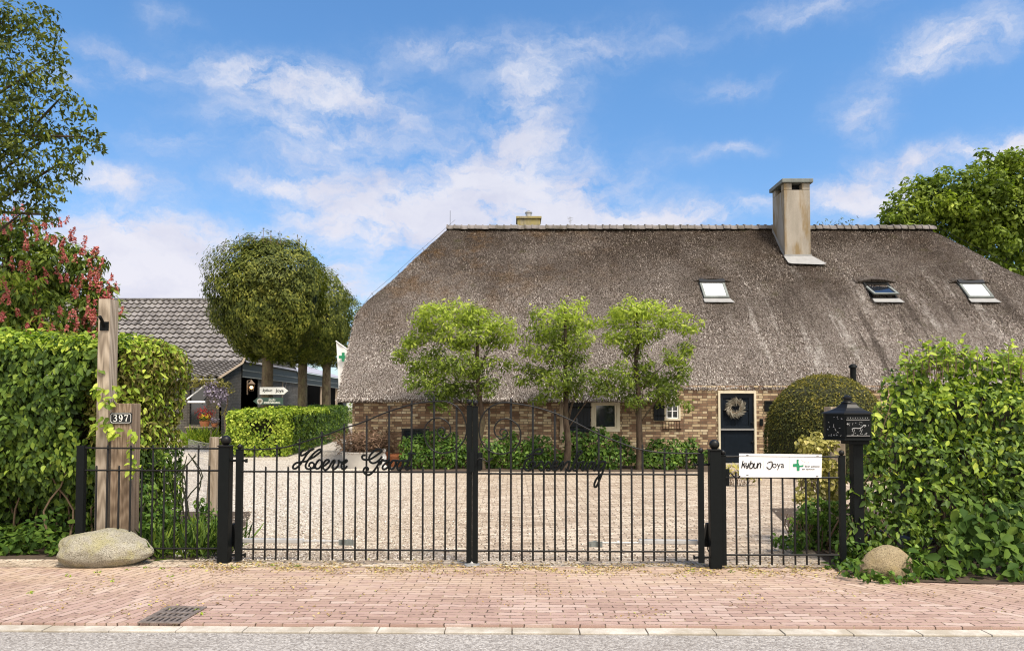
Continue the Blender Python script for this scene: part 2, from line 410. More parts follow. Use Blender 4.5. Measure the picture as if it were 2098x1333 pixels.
def m_thatch(name='thatch', attr=False):
    m, nt = new_mat(name)
    p = nt.pos(); s = nt.add('ShaderNodeSeparateXYZ', {0: p})
    tn1 = nt.noise(nt.mapv(p, (34, 12, 12), (R(0), 0, R(14))), 1.0, 3, .75)
    tn2 = nt.noise(nt.mapv(p, (60, 26, 26), (0, 0, R(-18))), 1.0, 2, .7)
    f = nt.m('ADD', nt.m('MULTIPLY', tn1, .6), nt.m('MULTIPLY', tn2, .5))
    f = nt.add('ShaderNodeMapRange', {'Value': f, 'From Min': .38, 'From Max': .74}).outputs[0]
    if attr: f = nt.add('ShaderNodeAttribute', attribute_name='rnd').outputs['Fac']
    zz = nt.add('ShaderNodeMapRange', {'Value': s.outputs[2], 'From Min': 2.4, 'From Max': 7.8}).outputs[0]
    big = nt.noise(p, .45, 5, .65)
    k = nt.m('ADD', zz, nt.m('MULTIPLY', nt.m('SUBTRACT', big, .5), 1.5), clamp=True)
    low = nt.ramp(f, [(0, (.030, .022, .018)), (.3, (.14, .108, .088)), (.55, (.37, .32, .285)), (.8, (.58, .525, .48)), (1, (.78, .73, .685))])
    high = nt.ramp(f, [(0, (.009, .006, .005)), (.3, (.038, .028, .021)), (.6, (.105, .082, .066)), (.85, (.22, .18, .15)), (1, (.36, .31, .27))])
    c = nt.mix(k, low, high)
    st = nt.noise(nt.mapv(p, (2.6, .30, .30), (0, 0, R(10))), 1.0, 5, .7)
    xs = nt.m('MULTIPLY', nt.add('ShaderNodeMapRange', {'Value': s.outputs[0], 'From Min': 5.8, 'From Max': 8.2}).outputs[0],
              nt.add('ShaderNodeMapRange', {'Value': s.outputs[2], 'From Min': 6.9, 'From Max': 5.2}).outputs[0])
    c = nt.mix(nt.m('MULTIPLY', nt.m('MULTIPLY', nt.ramp(st, [(.54, 0), (.62, 1)]), nt.ramp(nt.noise(p, 6, 4, .7), [(.38, 0), (.60, 1)])), nt.m('MULTIPLY', xs, .85)), c, nt.mix(f, (.22, .19, .165), (.90, .85, .80)))
    c = nt.mix(nt.m('MULTIPLY', nt.ramp(st, [(.36, 1), (.44, 0)]), nt.m('MULTIPLY', xs, .75)), c, nt.mix(f, (.02, .016, .013), (.16, .13, .11)))
    mo = nt.ramp(nt.noise(nt.mapv(p, loc=(3, 1, 7)), .8, 6, .75), [(.50, 0), (.62, 1)])
    left = nt.add('ShaderNodeMapRange', {'Value': s.outputs[0], 'From Min': 4.0, 'From Max': -3.0, 'To Min': .12, 'To Max': 1}).outputs[0]
    c = nt.mix(nt.m('MULTIPLY', nt.m('MULTIPLY', mo, nt.m('MULTIPLY', left, nt.add('ShaderNodeMapRange', {'Value': s.outputs[2], 'From Min': 3.5, 'From Max': 6.5}).outputs[0])), .55), c, nt.mix(f, (.045, .022, .008), (.34, .19, .065)))
    gr = nt.ramp(nt.noise(nt.mapv(p, loc=(13, 5, 2)), 1.6, 5, .7), [(.60, 0), (.70, .45)])
    c = nt.mix(gr, c, nt.mix(f, (.02, .022, .008), (.16, .15, .06)))
    finish(nt, c, .95, nt.bump(f, 1.0, .09) if not attr else None, 0, .08)
    return m
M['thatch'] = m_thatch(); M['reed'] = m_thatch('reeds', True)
def m_paving():
    m, nt = new_mat('clinker_paving')
    p = nt.pos(); s = nt.add('ShaderNodeSeparateXYZ', {0: p})
    nz = nt.add('ShaderNodeTexNoise', {'Vector': p, 'Scale': 1.6, 'Detail': 3.0})
    wob = nt.vm('MULTIPLY', nt.vm('SUBTRACT', nz.outputs['Color'], (.5, .5, .5)).outputs[0], (.10, .07, 0)).outputs[0]
    nz2 = nt.add('ShaderNodeTexNoise', {'Vector': p, 'Scale': 9.0, 'Detail': 2.0})
    wob2 = nt.vm('MULTIPLY', nt.vm('SUBTRACT', nz2.outputs['Color'], (.5, .5, .5)).outputs[0], (.03, .035, 0)).outputs[0]
    pw = nt.vm('ADD', nt.vm('ADD', p, wob).outputs[0], wob2).outputs[0]
    # two laying directions: courses parallel to the road, and turned ones by the drain and far right
    edge = nt.m('ADD', -2.62, nt.m('MULTIPLY', nt.m('SUBTRACT', s.outputs[1], 6.5), -.18))
    a = nt.m('LESS_THAN', s.outputs[0], edge)
    r = nt.m('GREATER_THAN', s.outputs[0], nt.m('ADD', 3.75, nt.m('MULTIPLY', nt.m('SUBTRACT', s.outputs[1], 6.0), -1.1)))
    def br(vec):
        return nt.add('ShaderNodeTexBrick', {'Vector': vec, 'Color1': (0, 0, 0), 'Color2': (1, 1, 1), 'Mortar': (0, 0, 0), 'Scale': 1.0,
                      'Mortar Size': .0055, 'Mortar Smooth': .25, 'Bias': 0.0, 'Brick Width': .205, 'Row Height': .078}, offset=.5)
    b1 = br(nt.mapv(pw, rot=(0, 0, R(1.0)))); b2 = br(nt.mapv(pw, rot=(0, 0, R(-74)))); b3 = br(nt.mapv(pw, rot=(0, 0, R(50))))
    bc = nt.mix(a, nt.mix(r, b1.outputs['Color'], b3.outputs['Color']), b2.outputs['Color'])
    bf = nt.mix(a, nt.mix(r, b1.outputs['Fac'], b3.outputs['Fac']), b2.outputs['Fac'])
    c = nt.ramp(bc, [(0, (.33, .225, .19)), (.3, (.40, .275, .235)), (.6, (.43, .305, .265)), (.85, (.47, .35, .305)), (1, (.53, .42, .37))])
    fine = nt.noise(p, 90, 4, .75)
    c = nt.mix(nt.m('MULTIPLY', fine, .55), c, (.24, .17, .14))
    # sandy dust towards the gate
    dust = nt.m('MULTIPLY', nt.add('ShaderNodeMapRange', {'Value': s.outputs[1], 'From Min': 6.1, 'From Max': 7.6}).outputs[0],
                nt.ramp(nt.noise(nt.mapv(p, (1, 1.6, 1)), 2.0, 6, .7), [(.36, 0), (.56, 1)]))
    c = nt.mix(nt.m('MULTIPLY', dust, .62), c, nt.mix(fine, (.36, .27, .17), (.66, .54, .38)))
    jc = nt.mix(nt.ramp(nt.noise(p, 14, 4, .7), [(.46, 0), (.56, 1)]), (.07, .045, .035), (.40, .31, .21))
    c = nt.mix(nt.m('MULTIPLY', bf, .9), c, jc)
    big = nt.noise(p, .8, 4, .6)
    c = nt.mix(nt.ramp(big, [(.35, .35), (.6, 0)]), c, nt.mix(1.0, c, (.70, .62, .60), 'MULTIPLY'))
    h = nt.m('ADD', nt.m('SUBTRACT', 1.0, bf), nt.m('ADD', nt.m('MULTIPLY', fine, .25), nt.m('MULTIPLY', bc, .25)))
    finish(nt, c, .85, nt.bump(h, .9, .012), 0, .25)
    return m
M['paving'] = m_paving()
def m_gravel():
    m, nt = new_mat('gravel_yard')
    p = nt.pos(); s = nt.add('ShaderNodeSeparateXYZ', {0: p})
    v = nt.add('ShaderNodeTexVoronoi', {'Vector': p, 'Scale': 38.0}, feature='F1')
    vc = nt.add('ShaderNodeSeparateColor', {0: v.outputs['Color']}).outputs[0]
    grav = nt.ramp(vc, [(0, (.13, .10, .075)), (.12, (.30, .25, .20)), (.35, (.45, .405, .345)), (.7, (.58, .535, .47)), (1, (.74, .71, .65))])
    nz = nt.add('ShaderNodeTexNoise', {'Vector': p, 'Scale': 3.0, 'Detail': 3.0})
    wob = nt.vm('MULTIPLY', nt.vm('SUBTRACT', nz.outputs['Color'], (.5, .5, .5)).outputs[0], (.09, .09, 0)).outputs[0]
    b = nt.add('ShaderNodeTexBrick', {'Vector': nt.vm('ADD', p, wob).outputs[0], 'Color1': (0, 0, 0), 'Color2': (1, 1, 1), 'Mortar': (.5, .5, .5), 'Scale': 1.0,
                      'Mortar Size': .011, 'Mortar Smooth': .4, 'Brick Width': .21, 'Row Height': .095}, offset=.5)
    br = nt.ramp(b.outputs['Color'], [(0, (.32, .245, .18)), (.5, (.46, .37, .285)), (1, (.62, .53, .42))])
    br = nt.mix(b.outputs['Fac'], br, (.10, .075, .055))
    pat = nt.noise(nt.mapv(p, (.45, 1.1, 1)), 2.4, 6, .75)
    fineg = nt.noise(p, 30, 3, .8)
    msk = nt.ramp(nt.m('ADD', nt.m('MULTIPLY', pat, .6), nt.m('MULTIPLY', fineg, .4)), [(.53, 1), (.60, 0)])
    xr = nt.m('ADD', s.outputs[0], nt.m('MULTIPLY', nt.m('SUBTRACT', s.outputs[1], 8.0), -.02))
    side = nt.add('ShaderNodeMapRange', {'Value': nt.m('ADD', xr, nt.m('MULTIPLY', nt.noise(p, .9, 3), 1.2)), 'From Min': -2.6, 'From Max': -0.2}).outputs[0]
    near = nt.add('ShaderNodeMapRange', {'Value': s.outputs[1], 'From Min': 9.6, 'From Max': 8.2}).outputs[0]
    side = nt.m('MAXIMUM', side, nt.m('MULTIPLY', near, .9))
    tan = nt.ramp(nt.m('ADD', nt.m('MULTIPLY', vc, .6), nt.m('MULTIPLY', fineg, .4)), [(.15, (.24, .19, .14)), (.4, (.50, .42, .325)), (.65, (.68, .595, .485)), (.9, (.82, .755, .655))])
    g2 = nt.mix(side, grav, tan)
    c = nt.mix(nt.m('MULTIPLY', nt.m('MULTIPLY', side, .9), msk), g2, br)
    c = nt.mix(nt.ramp(nt.noise(nt.mapv(p, (.35, .8, 1)), 1.0, 5, .65), [(.38, .35), (.56, 0)]), c, nt.mix(1.0, c, (.74, .68, .60), 'MULTIPLY'))
    spk = nt.ramp(nt.noise(p, 55, 2, .6), [(.36, 1), (.43, 0)])
    c = nt.mix(nt.m('MULTIPLY', spk, .6), c, (.14, .10, .07))
    h = nt.m('ADD', nt.m('SUBTRACT', 1.0, v.outputs['Distance']), nt.m('MULTIPLY', fineg, .8))
    finish(nt, c, .9, nt.bump(h, .8, .02), 0, .2)
    return m
M['gravel'] = m_gravel()
def m_asphalt():
    m, nt = new_mat('asphalt')
    p = nt.pos()
    v = nt.add('ShaderNodeTexVoronoi', {'Vector': p, 'Scale': 75.0}, feature='F1')
    vc = nt.add('ShaderNodeSeparateColor', {0: v.outputs['Color']}).outputs[0]
    f = nt.m('ADD', nt.m('MULTIPLY', vc, .65), nt.m('MULTIPLY', nt.noise(p, 160, 2, .8), .4))
    c = nt.ramp(f, [(.1, (.12, .108, .098)), (.4, (.25, .23, .215)), (.65, (.34, .32, .30)), (.95, (.50, .475, .45))])
    c = nt.mix(nt.ramp(nt.noise(p, 1.3, 4), [(.4, .25), (.6, 0)]), c, (.20, .175, .155))
    finish(nt, c, .85, nt.bump(nt.m('SUBTRACT', 1.0, v.outputs['Distance']), .8, .008), 0, .3)
    return m
M['asphalt'] = m_asphalt()
def m_concrete(name, a, b, stain=None, sc_=1.0, orient=(1, 1, .25)):
    m, nt = new_mat(name)
    p = nt.pos()
    f = nt.m('ADD', nt.m('MULTIPLY', nt.noise(nt.mapv(p, orient), 3 * sc_, 5, .65), .7), nt.m('MULTIPLY', nt.noise(p, 50, 3, .8), .35))
    c = nt.ramp(f, [(.3, a), (.68, b)])
    if stain:
        c = nt.mix(nt.m('MULTIPLY', nt.ramp(nt.noise(nt.mapv(p, (1.6, 1.6, .35), loc=(5.3, 0, 2)), 1.6, 4, .6), [(.47, 0), (.60, 1)]), .75), c, stain)
    finish(nt, c, .9, nt.bump(f, .5, .01), 0, .2)
    return m
M['kerb'] = m_concrete('kerb_concrete', (.26, .23, .19), (.58, .54, .48), (.30, .26, .20))
M['chimney'] = m_concrete('chimney_render', (.20, .18, .15), (.36, .325, .28), (.19, .125, .045))
M['chimney_old'] = m_concrete('mossy_brick', (.10, .085, .05), (.36, .32, .22), (.30, .25, .09), 4)
M['ridge'] = m_concrete('ridge_tile', (.10, .09, .085), (.22, .20, .195), (.08, .07, .05))
M['stone_cap'] = m_concrete('slate_cap', (.10, .11, .11), (.22, .24, .23))
def m_tiles():
    m, nt = new_mat('pantiles')
    p = nt.pos()
    a = nt.add('ShaderNodeAttribute', attribute_name='rnd').outputs['Fac']
    c = nt.ramp(a, [(0, (.05, .045, .042)), (.02, (.11, .10, .097)), (.5, (.165, .152, .147)), (1, (.23, .215, .21))])
    c = nt.mix(nt.ramp(nt.noise(p, 2.2, 6, .8), [(.45, 0), (.62, .45)]), c, (.25, .235, .22))
    c = nt.mix(nt.ramp(nt.noise(p, 1.1, 5, .8), [(.62, 0), (.68, .5)]), c, (.10, .10, .04))
    finish(nt, c, .55, nt.bump(nt.noise(p, 40, 4, .7), .3, .005), 0, .4)
    return m
M['tiles'] = m_tiles()
def m_wood(name, a, b, c3, dens=1.0, rings=.5):
    m, nt = new_mat(name)
    p = nt.obj()
    f1 = nt.noise(nt.mapv(p, (26 * dens, 26 * dens, .9)), 1.0, 4, .65, .4)
    wv = nt.add('ShaderNodeTexWave', {'Vector': nt.mapv(p, (1, 1, .07), loc=(.3, .1, 0)), 'Scale': 15.0 * dens, 'Distortion': 7.0, 'Detail': 2.0, 'Detail Scale': .8}, wave_type='RINGS')
    f = nt.m('ADD', nt.m('MULTIPLY', f1, 1 - rings * .6), nt.m('MULTIPLY', wv.outputs['Fac'], rings * .6))
    c = nt.ramp(f, [(.25, a), (.5, b), (.75, c3)])
    c = nt.mix(nt.ramp(nt.noise(nt.mapv(p, (60, 60, .6), loc=(9, 2, 0)), 1.0, 2, .6), [(.30, .85), (.36, 0)]), c, tuple(x * .25 for x in a))
    finish(nt, c, .85, nt.bump(f, .5, .006), 0, .2)
    return m
M['pine'] = m_wood('pale_timber', (.17, .135, .10), (.31, .255, .195), (.43, .365, .29))
M['oldwood'] = m_wood('weathered_timber', (.075, .050, .032), (.20, .145, .10), (.36, .285, .21), 1.6, .25)
M['greywood'] = m_wood('grey_timber', (.16, .12, .08), (.30, .24, .18), (.44, .37, .29), 1.3, .2)
def m_bark(name, a, b, lich=(.30, .30, .18)):
    m, nt = new_mat(name)
    p = nt.pos()
    f = nt.noise(nt.mapv(p, (9, 9, 3)), 1.0, 5, .7, .5)
    c = nt.ramp(f, [(.3, a), (.68, b)])
    c = nt.mix(nt.ramp(nt.noise(p, 3.5, 5, .7), [(.5, 0), (.66, .6)]), c, lich)
    finish(nt, c, .95, nt.bump(f, .8, .03), 0, .15)
    return m
M['bark'] = m_bark('bark', (.055, .042, .030), (.20, .155, .105), (.20, .19, .10))
M['bark_dark'] = m_bark('bark_dark', (.022, .016, .012), (.085, .062, .045), (.09, .09, .05))
def m_stone(name, a, b, lich):
    m, nt = new_mat(name)
    p = nt.pos()
    f = nt.m('ADD', nt.m('MULTIPLY', nt.noise(p, 4, 6, .7), .5), nt.m('MULTIPLY', nt.noise(p, 75, 4, .85), .55))
    c = nt.ramp(f, [(.3, a), (.7, b)])
    c = nt.mix(nt.ramp(nt.noise(p, 3.2, 6, .75), [(.46, 0), (.6, .8)]), c, lich)
    c = nt.mix(nt.ramp(nt.noise(p, 95, 3, .8), [(.38, .85), (.47, 0)]), c, (.085, .07, .045))
    finish(nt, c, .9, nt.bump(f, 1.0, .06), 0, .2)
    return m
M['boulder'] = m_stone('boulder_stone', (.24, .215, .16), (.70, .66, .55), (.50, .46, .24))
M['boulder2'] = m_stone('boulder_stone_tan', (.25, .185, .105), (.60, .49, .31), (.46, .36, .18))
def m_grate():
    m, nt = new_mat('cast_iron')
    p = nt.pos(); f = nt.noise(p, 30, 4, .7)
    finish(nt, nt.ramp(f, [(.3, (.12, .095, .08)), (.7, (.30, .25, .22))]), .55, nt.bump(f, .4, .004), .4, .5)
    return m
M['grate'] = m_grate()
def m_ground():
    m, nt = new_mat('ground')
    p = nt.pos(); f = nt.noise(p, 6, 6, .7)
    c = nt.ramp(f, [(.3, (.05, .055, .02)), (.5, (.10, .10, .045)), (.7, (.17, .14, .08))])
    finish(nt, c, .95, nt.bump(f, .6, .03), 0, .1)
    return m
M['ground'] = m_ground()
def m_rnd(name, stops, rough=.8):
    m, nt = new_mat(name)
    a = nt.add('ShaderNodeAttribute', attribute_name='rnd').outputs['Fac']
    finish(nt, nt.ramp(a, stops), rough, None, 0, .3)
    return m
M['pebble'] = m_rnd('pebbles', [(0, (.13, .10, .07)), (.3, (.36, .29, .22)), (.6, (.60, .52, .42)), (1, (.84, .80, .73))])
M['litter'] = m_rnd('litter', [(0, (.10, .06, .025)), (.4, (.30, .20, .07)), (.8, (.50, .38, .15)), (1, (.30, .34, .08))])
M['wreath'] = m_rnd('dried_twigs', [(0, (.14, .12, .085)), (1, (.46, .43, .36))], .9)
# foliage
M['lf_beech'] = leaf_mat('leaf_hedge_green', [(0, (.016, .036, .008)), (.35, (.052, .098, .017)), (.7, (.125, .200, .029)), (1, (.32, .41, .060))], .38, .3, 1.4)
M['lf_beech_y'] = leaf_mat('leaf_hedge_lime', [(0, (.06, .11, .014)), (.3, (.16, .25, .028)), (.6, (.34, .44, .050)), (1, (.58, .64, .12))], .38, .35, 1.6)
M['lf_olive'] = leaf_mat('leaf_hedge_olive', [(0, (.06, .06, .018)), (.35, (.14, .13, .035)), (.7, (.27, .25, .065)), (1, (.46, .41, .14))], .5, .3, 2.0)
M['lf_dense'] = leaf_mat('leaf_pollard', [(0, (.018, .030, .007)), (.35, (.070, .092, .017)), (.7, (.175, .195, .034)), (1, (.40, .38, .075))], .42, .34, 1.5, .38)
M['lf_lime'] = leaf_mat('leaf_limegreen', [(0, (.05, .08, .018)), (.3, (.15, .21, .032)), (.6, (.36, .45, .060)), (1, (.60, .64, .14))], .45, .42, 1.3)
M['lf_chest'] = leaf_mat('leaf_chestnut', [(0, (.030, .052, .014)), (.4, (.09, .14, .025)), (.75, (.21, .28, .045)), (1, (.46, .50, .09))], .42, .3, .9)
M['lf_oak'] = leaf_mat('leaf_oak', [(0, (.018, .030, .007)), (.4, (.058, .078, .015)), (.8, (.17, .20, .034)), (1, (.32, .35, .06))], .45, .35, .8)
M['lf_far'] = leaf_mat('leaf_far_oak', [(0, (.035, .058, .012)), (.35, (.10, .15, .022)), (.7, (.22, .29, .038)), (1, (.42, .49, .075))], .5, .35, .35, .5)
M['lf_yew'] = leaf_mat('leaf_yew', [(0, (.014, .022, .007)), (.4, (.050, .060, .014)), (.7, (.135, .13, .024)), (1, (.34, .28, .045))], .5, .15, 3.0, .2)
M['lf_hydr'] = leaf_mat('leaf_hydrangea', [(0, (.022, .055, .012)), (.4, (.06, .125, .020)), (.8, (.135, .23, .035)), (1, (.25, .36, .075))], .38, .3, 1.6)
M['lf_varieg'] = leaf_mat('leaf_variegated', [(0, (.13, .13, .035)), (.35, (.30, .28, .07)), (.7, (.52, .46, .15)), (1, (.72, .64, .33))], .45, .3, 2.5)
M['lf_low'] = leaf_mat('leaf_ground_cover', [(0, (.016, .038, .008)), (.4, (.045, .092, .016)), (.8, (.11, .18, .028)), (1, (.24, .31, .05))], .5, .3, 2.2, .28, .2)
M['petal_red'] = leaf_mat('petal_red', [(0, (.24, .045, .05)), (.5, (.48, .12, .12)), (1, (.74, .36, .30))], .6, .3, 2)
M['petal_mauve'] = leaf_mat('petal_mauve', [(0, (.12, .10, .15)), (.5, (.26, .22, .32)), (1, (.46, .42, .52))], .6, .3, 3)
M['lf_crimson'] = leaf_mat('leaf_crimson', [(0, (.10, .010, .012)), (.5, (.27, .028, .028)), (1, (.50, .09, .07))], .5, .3, 3)
M['petal_yellow'] = leaf_mat('petal_yellow', [(0, (.30, .20, .01)), (1, (.72, .55, .04))], .6, .2, 3)
M['lf_brown'] = leaf_mat('leaf_dry_brown', [(0, (.050, .030, .022)), (.4, (.13, .080, .055)), (.8, (.26, .17, .12)), (1, (.34, .28, .16))], .7, .2, 3)
# ------------------------------------------------------------------ the setting
def sheet(name, pts, mat, z=None):
    b = MB(); b.quad(*[(p[0], p[1], p[2] if z is None else z) for p in pts]); o = b.build(name, mat)
    tag(o, kind='structure'); return o
KL = G(0, 1274); KR = G(2098, 1284)
kd = (KR - KL).normalized(); kn = Vector((-kd.y, kd.x, 0))
if kn.y > 0: kn = -kn                      # towards the camera
def kx(X, off=0):                          # a point of the kerb line at x
    t = (X - KL.x) / kd.x; p = KL + kd * t + kn * off; return Vector((X, p.y, 0))
GA = G(461, 1152); GB = G(1465, 1163)      # the two gate pillars
sheet('ground', [(-400, -300, 0), (400, -300, 0), (400, 600, 0), (-400, 600, 0)], M['ground'], -.075)
sheet('road', [(-60, -4.5, 0), (60, -4.5, 0), kx(60, .15), kx(-60, .15)], M['asphalt'], -.028)
b = MB()
for i in range(-14, 15):                   # concrete gutter strip in half metre lengths
    x0, x1 = i * .5 + .004, i * .5 + .496
    q = [kx(x0, .004), kx(x1, .004), kx(x1, .135), kx(x0, .135)]
    for z in (0,):
        c = [Vector((p.x, p.y, -.07)) for p in q] + [Vector((p.x, p.y, -.018 + .002 * math.sin(i * 3.7))) for p in q]
        bb = len(b.v); b.v += [tuple(p) for p in c]
        for f in ((0,3,2,1),(4,5,6,7),(0,1,5,4),(1,2,6,5),(2,3,7,6),(3,0,4,7)): b.f.append(tuple(bb+k for k in f)); b.mi.append(0)
tag(b.build('kerb', M['kerb'], bevel=.004), kind='structure')
b = MB(); p0, p1 = kx(-9), kx(9)
b.quad((p0.x, p0.y, 0), (p1.x, p1.y, 0), (9, 8.02, 0), (-9, 8.02, 0)); b.quad((p0.x, p0.y, 0), (p0.x, p0.y, -.06), (p1.x, p1.y, -.06), (p1.x, p1.y, 0))
tag(b.build('pavement', M['paving']), kind='structure')
sheet('courtyard', [(-22, 7.6, 0), (9, 7.6, 0), (16, 12, 0), (16, 21.1, 0), (-4.7, 21.1, 0), (-4.7, 62, 0), (-22, 62, 0)], M['gravel'], .004)
# raised terrace in front of the barn
b = MB(); b.box(-22, -10.6, 31.5, 62, -.05, .33)
tag(b.build('terrace', M['gravel']), kind='structure')
# ------------------------------------------------------------------ thatched farmhouse
YE, ZE, YR, ZR = 20.70, 1.86, 27.0, 8.36
slope = (ZR - ZE) / (YR - YE)
def roofY(z): return YE + (z - ZE) / slope
house = thing('farmhouse', (5.5, 21.3, 0), 'long low brick farmhouse under a big thatched roof', 'house')
XRIGHT = 19.0
def on_plane(px, py):
    d = ray(px, py); k = (ZE - YE * slope - CAMH) / (d.z - slope * d.y); q = Vector((0, 0, CAMH)) + d * k; return (q.z, q.x)
XPTS = sorted(on_plane(*q) for q in ((689.5, 815), (702, 752), (714, 701), (723, 660), (730, 639), (752, 615), (805, 571), (848, 529), (921, 466)))
XPTS = [(ZE - .2, XPTS[0][1] + .02)] + XPTS + [(ZR + .1, XPTS[-1][1] + .15)]
def XL(z):
    pts = XPTS
    for (a, xa), (b_, xb) in zip(pts, pts[1:]):
        if z <= b_: return xa + (xb - xa) * max(0, (z - a)) / (b_ - a)
    return pts[-1][1]
def XRt(z): return 19.0 if z < 4.4 else 19.0 - (z - 4.4) / (ZR - 4.4) * 3.5
me_v = []; me_f = []
rng = np.random.default_rng(5)
NZ, NX, NS = 70, 190, 10
from mathutils import noise as mnoise
def eavez(x):
    t = min(1, max(0, (x - 4.62) / .14)); return ZE + t * .34
rows = []
for j in range(NZ + 1):
    t = j / NZ; row = []
    z0 = ZE + (ZR - ZE) * t
    xl, xr = XL(z0), XRt(z0)
    for i in range(NX + 1):
        s = i / NX; x = xl + (xr - xl) * s
        ez = eavez(x); z = ez + (ZR - ez) * t
        y = roofY(z)
        # rounded hip edge
        e = min(x - xl, xr - x); rr = .16
        if e < rr: y += rr - math.sqrt(max(0, rr * rr - (rr - e) ** 2))
        nn = mnoise.noise(Vector((x * .55, z * .7, 3))) * .07 + mnoise.noise(Vector((x * 3, z * 3.5, 1))) * .028
        if t > .985: nn = 0
        y -= nn * .7; z += nn * .7
        row.append((x, y, z))
    rows.append(row)
def back(p): return (p[0], 2 * YR - p[1], p[2])
V = []; Fc = []
W_ = 2 * (NX + 1)
under = []
for k, (dy, dz) in enumerate([(.60, .30), (.16, -.05), (.02, -.03)]):
    row = []
    for i, (x, y, z) in enumerate(rows[0]):
        jit = mnoise.noise(Vector((x * 6, 0, k))) * .025
        row.append((min(max(x, XL(ZE) + (.2 if k == 0 else 0)), 19), y + dy, z + dz + jit * (k > 0)))
    under.append(row)
allr = [under[0], under[1], under[2]] + rows
for row in allr: V += row + [back(p) for p in reversed(row)]
for j in range(len(allr) - 1):
    for i in range(W_):
        i2 = (i + 1) % W_
        Fc.append((j*W_+i, j*W_+i2, (j+1)*W_+i2, (j+1)*W_+i))
b = MB(); b.v = V; b.f = Fc; b.mi = [0] * len(Fc)
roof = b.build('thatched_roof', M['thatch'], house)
for p in roof.data.polygons: p.use_smooth = True
# loose reed ends that roughen eave, verge and surface
def reeds(name, parent, seed):
    g = np.random.default_rng(seed); PP = []; TT = []
    for _ in range(12000):                       # eave fringe
        x = g.uniform(XL(ZE), 14); ez = eavez(x)
        PP.append((x, roofY(ez) + g.uniform(0, .14), ez + g.uniform(.0, .09))); TT.append((g.normal(0, .25), -.55, -.8))
    for _ in range(5200):                        # left verge and hip
        z = g.uniform(ZE, ZR - .1); PP.append((XL(z) + g.uniform(.02, .1), roofY(z) + g.uniform(.0, .2), z)); TT.append((-.6 + g.normal(0, .3), -.4, -.75))
    for _ in range(120000):                       # surface
        x = g.uniform(-5.1, 17.0); z = ZE + (ZR - ZE) * g.random() * .985
        if x < XL(z) + .1 or z < eavez(x) + .03 or x > XRt(z) - .15: continue
        PP.append((x, roofY(z) - .01, z)); TT.append((g.normal(0, .35), -.70, -.62))
    PP = np.array(PP); TT = np.array(TT)
    TT = TT / np.linalg.norm(TT, axis=1, keepdims=True)
    nrm = np.tile(np.array([[0, -.72, .69]]), (len(PP), 1))
    zz = (PP[:, 2] - ZE) / (ZR - ZE)
    big = np.array([mnoise.noise(Vector((p[0] * .5, p[1] * .5, p[2] * .5))) for p in PP])
    tone = .50 + .18 * big + g.normal(0, .30, len(PP))
    return leaf_mesh(name, PP, nrm, .075, M['reed'], parent, rs=seed, w=.16, jitter=.35, simple=True, up=TT * 3, tone=np.clip(tone, 0, 1))
reeds('loose_reeds', house, 3)
# ridge tiles
b = MB(); x = -2.42; k = 0
while x < 15.6:
    n = 8; c0 = (x, YR, ZR - .13)
    for (xa, r) in ((0, .21), (.20, .185),):
        pass
    prof = [(0, .215), (.05, .215), (.055, .19), (.27, .185)]
    bb = len(b.v)
    for (dx, r) in prof:
        for q in range(n + 1):
            a = math.pi * (q / n) * 1.0; b.v.append((x + dx, YR - math.cos(a) * r * 1.25, ZR - .12 + math.sin(a) * r + .01 * math.sin(k * 2.3)))
    for i in range(len(prof) - 1):
        for q in range(n):
            b.f.append((bb+i*(n+1)+q, bb+i*(n+1)+q+1, bb+(i+1)*(n+1)+q+1, bb+(i+1)*(n+1)+q)); b.mi.append(0)
    b.f.append(tuple(bb + q for q in range(n + 1))); b.mi.append(0)
    x += .262; k += 1
b.build('ridge_tiles', M['ridge'], house, smooth=True)
# brick walls with real openings
YW = 21.05
def wx(px): return P(px, 850, YW).x
def wz(py): return P(1049, py, YW).z
XW0 = wx(722)
door = (wx(1471), wx(1549), -.02, wz(800))
win1 = (wx(1211), wx(1270), wz(884), wz(820))
win2 = (wx(1361), wx(1394), wz(861), wz(822))
win3 = (wx(823), wx(880), wz(911), wz(877))
ops = [door, win1, win2, win3]
def wall_with_holes(b, x0, x1, z0, z1, y0, y1, holes):
    xs = sorted({x0, x1, *[h[0] for h in holes], *[h[1] for h in holes]})
    zs = sorted({z0, z1, *[min(max(v, z0), z1) for h in holes for v in (h[2], h[3])]})
    def solid(i, j):
        if i < 0 or j < 0 or i >= len(xs) - 1 or j >= len(zs) - 1: return False
        cx, cz = (xs[i] + xs[i+1]) / 2, (zs[j] + zs[j+1]) / 2
        return not any(h[0] < cx < h[1] and h[2] < cz < h[3] for h in holes)
    for i in range(len(xs) - 1):
        for j in range(len(zs) - 1):
            if not solid(i, j): continue
            a, c, d, e = xs[i], xs[i+1], zs[j], zs[j+1]
            b.quad((a, y0, d), (c, y0, d), (c, y0, e), (a, y0, e))
            b.quad((a, y1, d), (a, y1, e), (c, y1, e), (c, y1, d))
            if not solid(i-1, j): b.quad((a, y0, d), (a, y0, e), (a, y1, e), (a, y1, d))
            if not solid(i+1, j): b.quad((c, y0, d), (c, y1, d), (c, y1, e), (c, y0, e))
            if not solid(i, j-1): b.quad((a, y0, d), (a, y1, d), (c, y1, d), (c, y0, d))
            if not solid(i, j+1): b.quad((a, y0, e), (c, y0, e), (c, y1, e), (a, y1, e))
b = MB()
wall_with_holes(b, XW0, 5.0, -.06, 1.97, YW, YW + .3, [win1, win3, win2]); wall_with_holes(b, 4.67, 5.0, 1.97, 2.27, YW, YW + .3, []); wall_with_holes(b, 5.0, 18.7, -.06, 2.29, YW, YW + .3, [door])
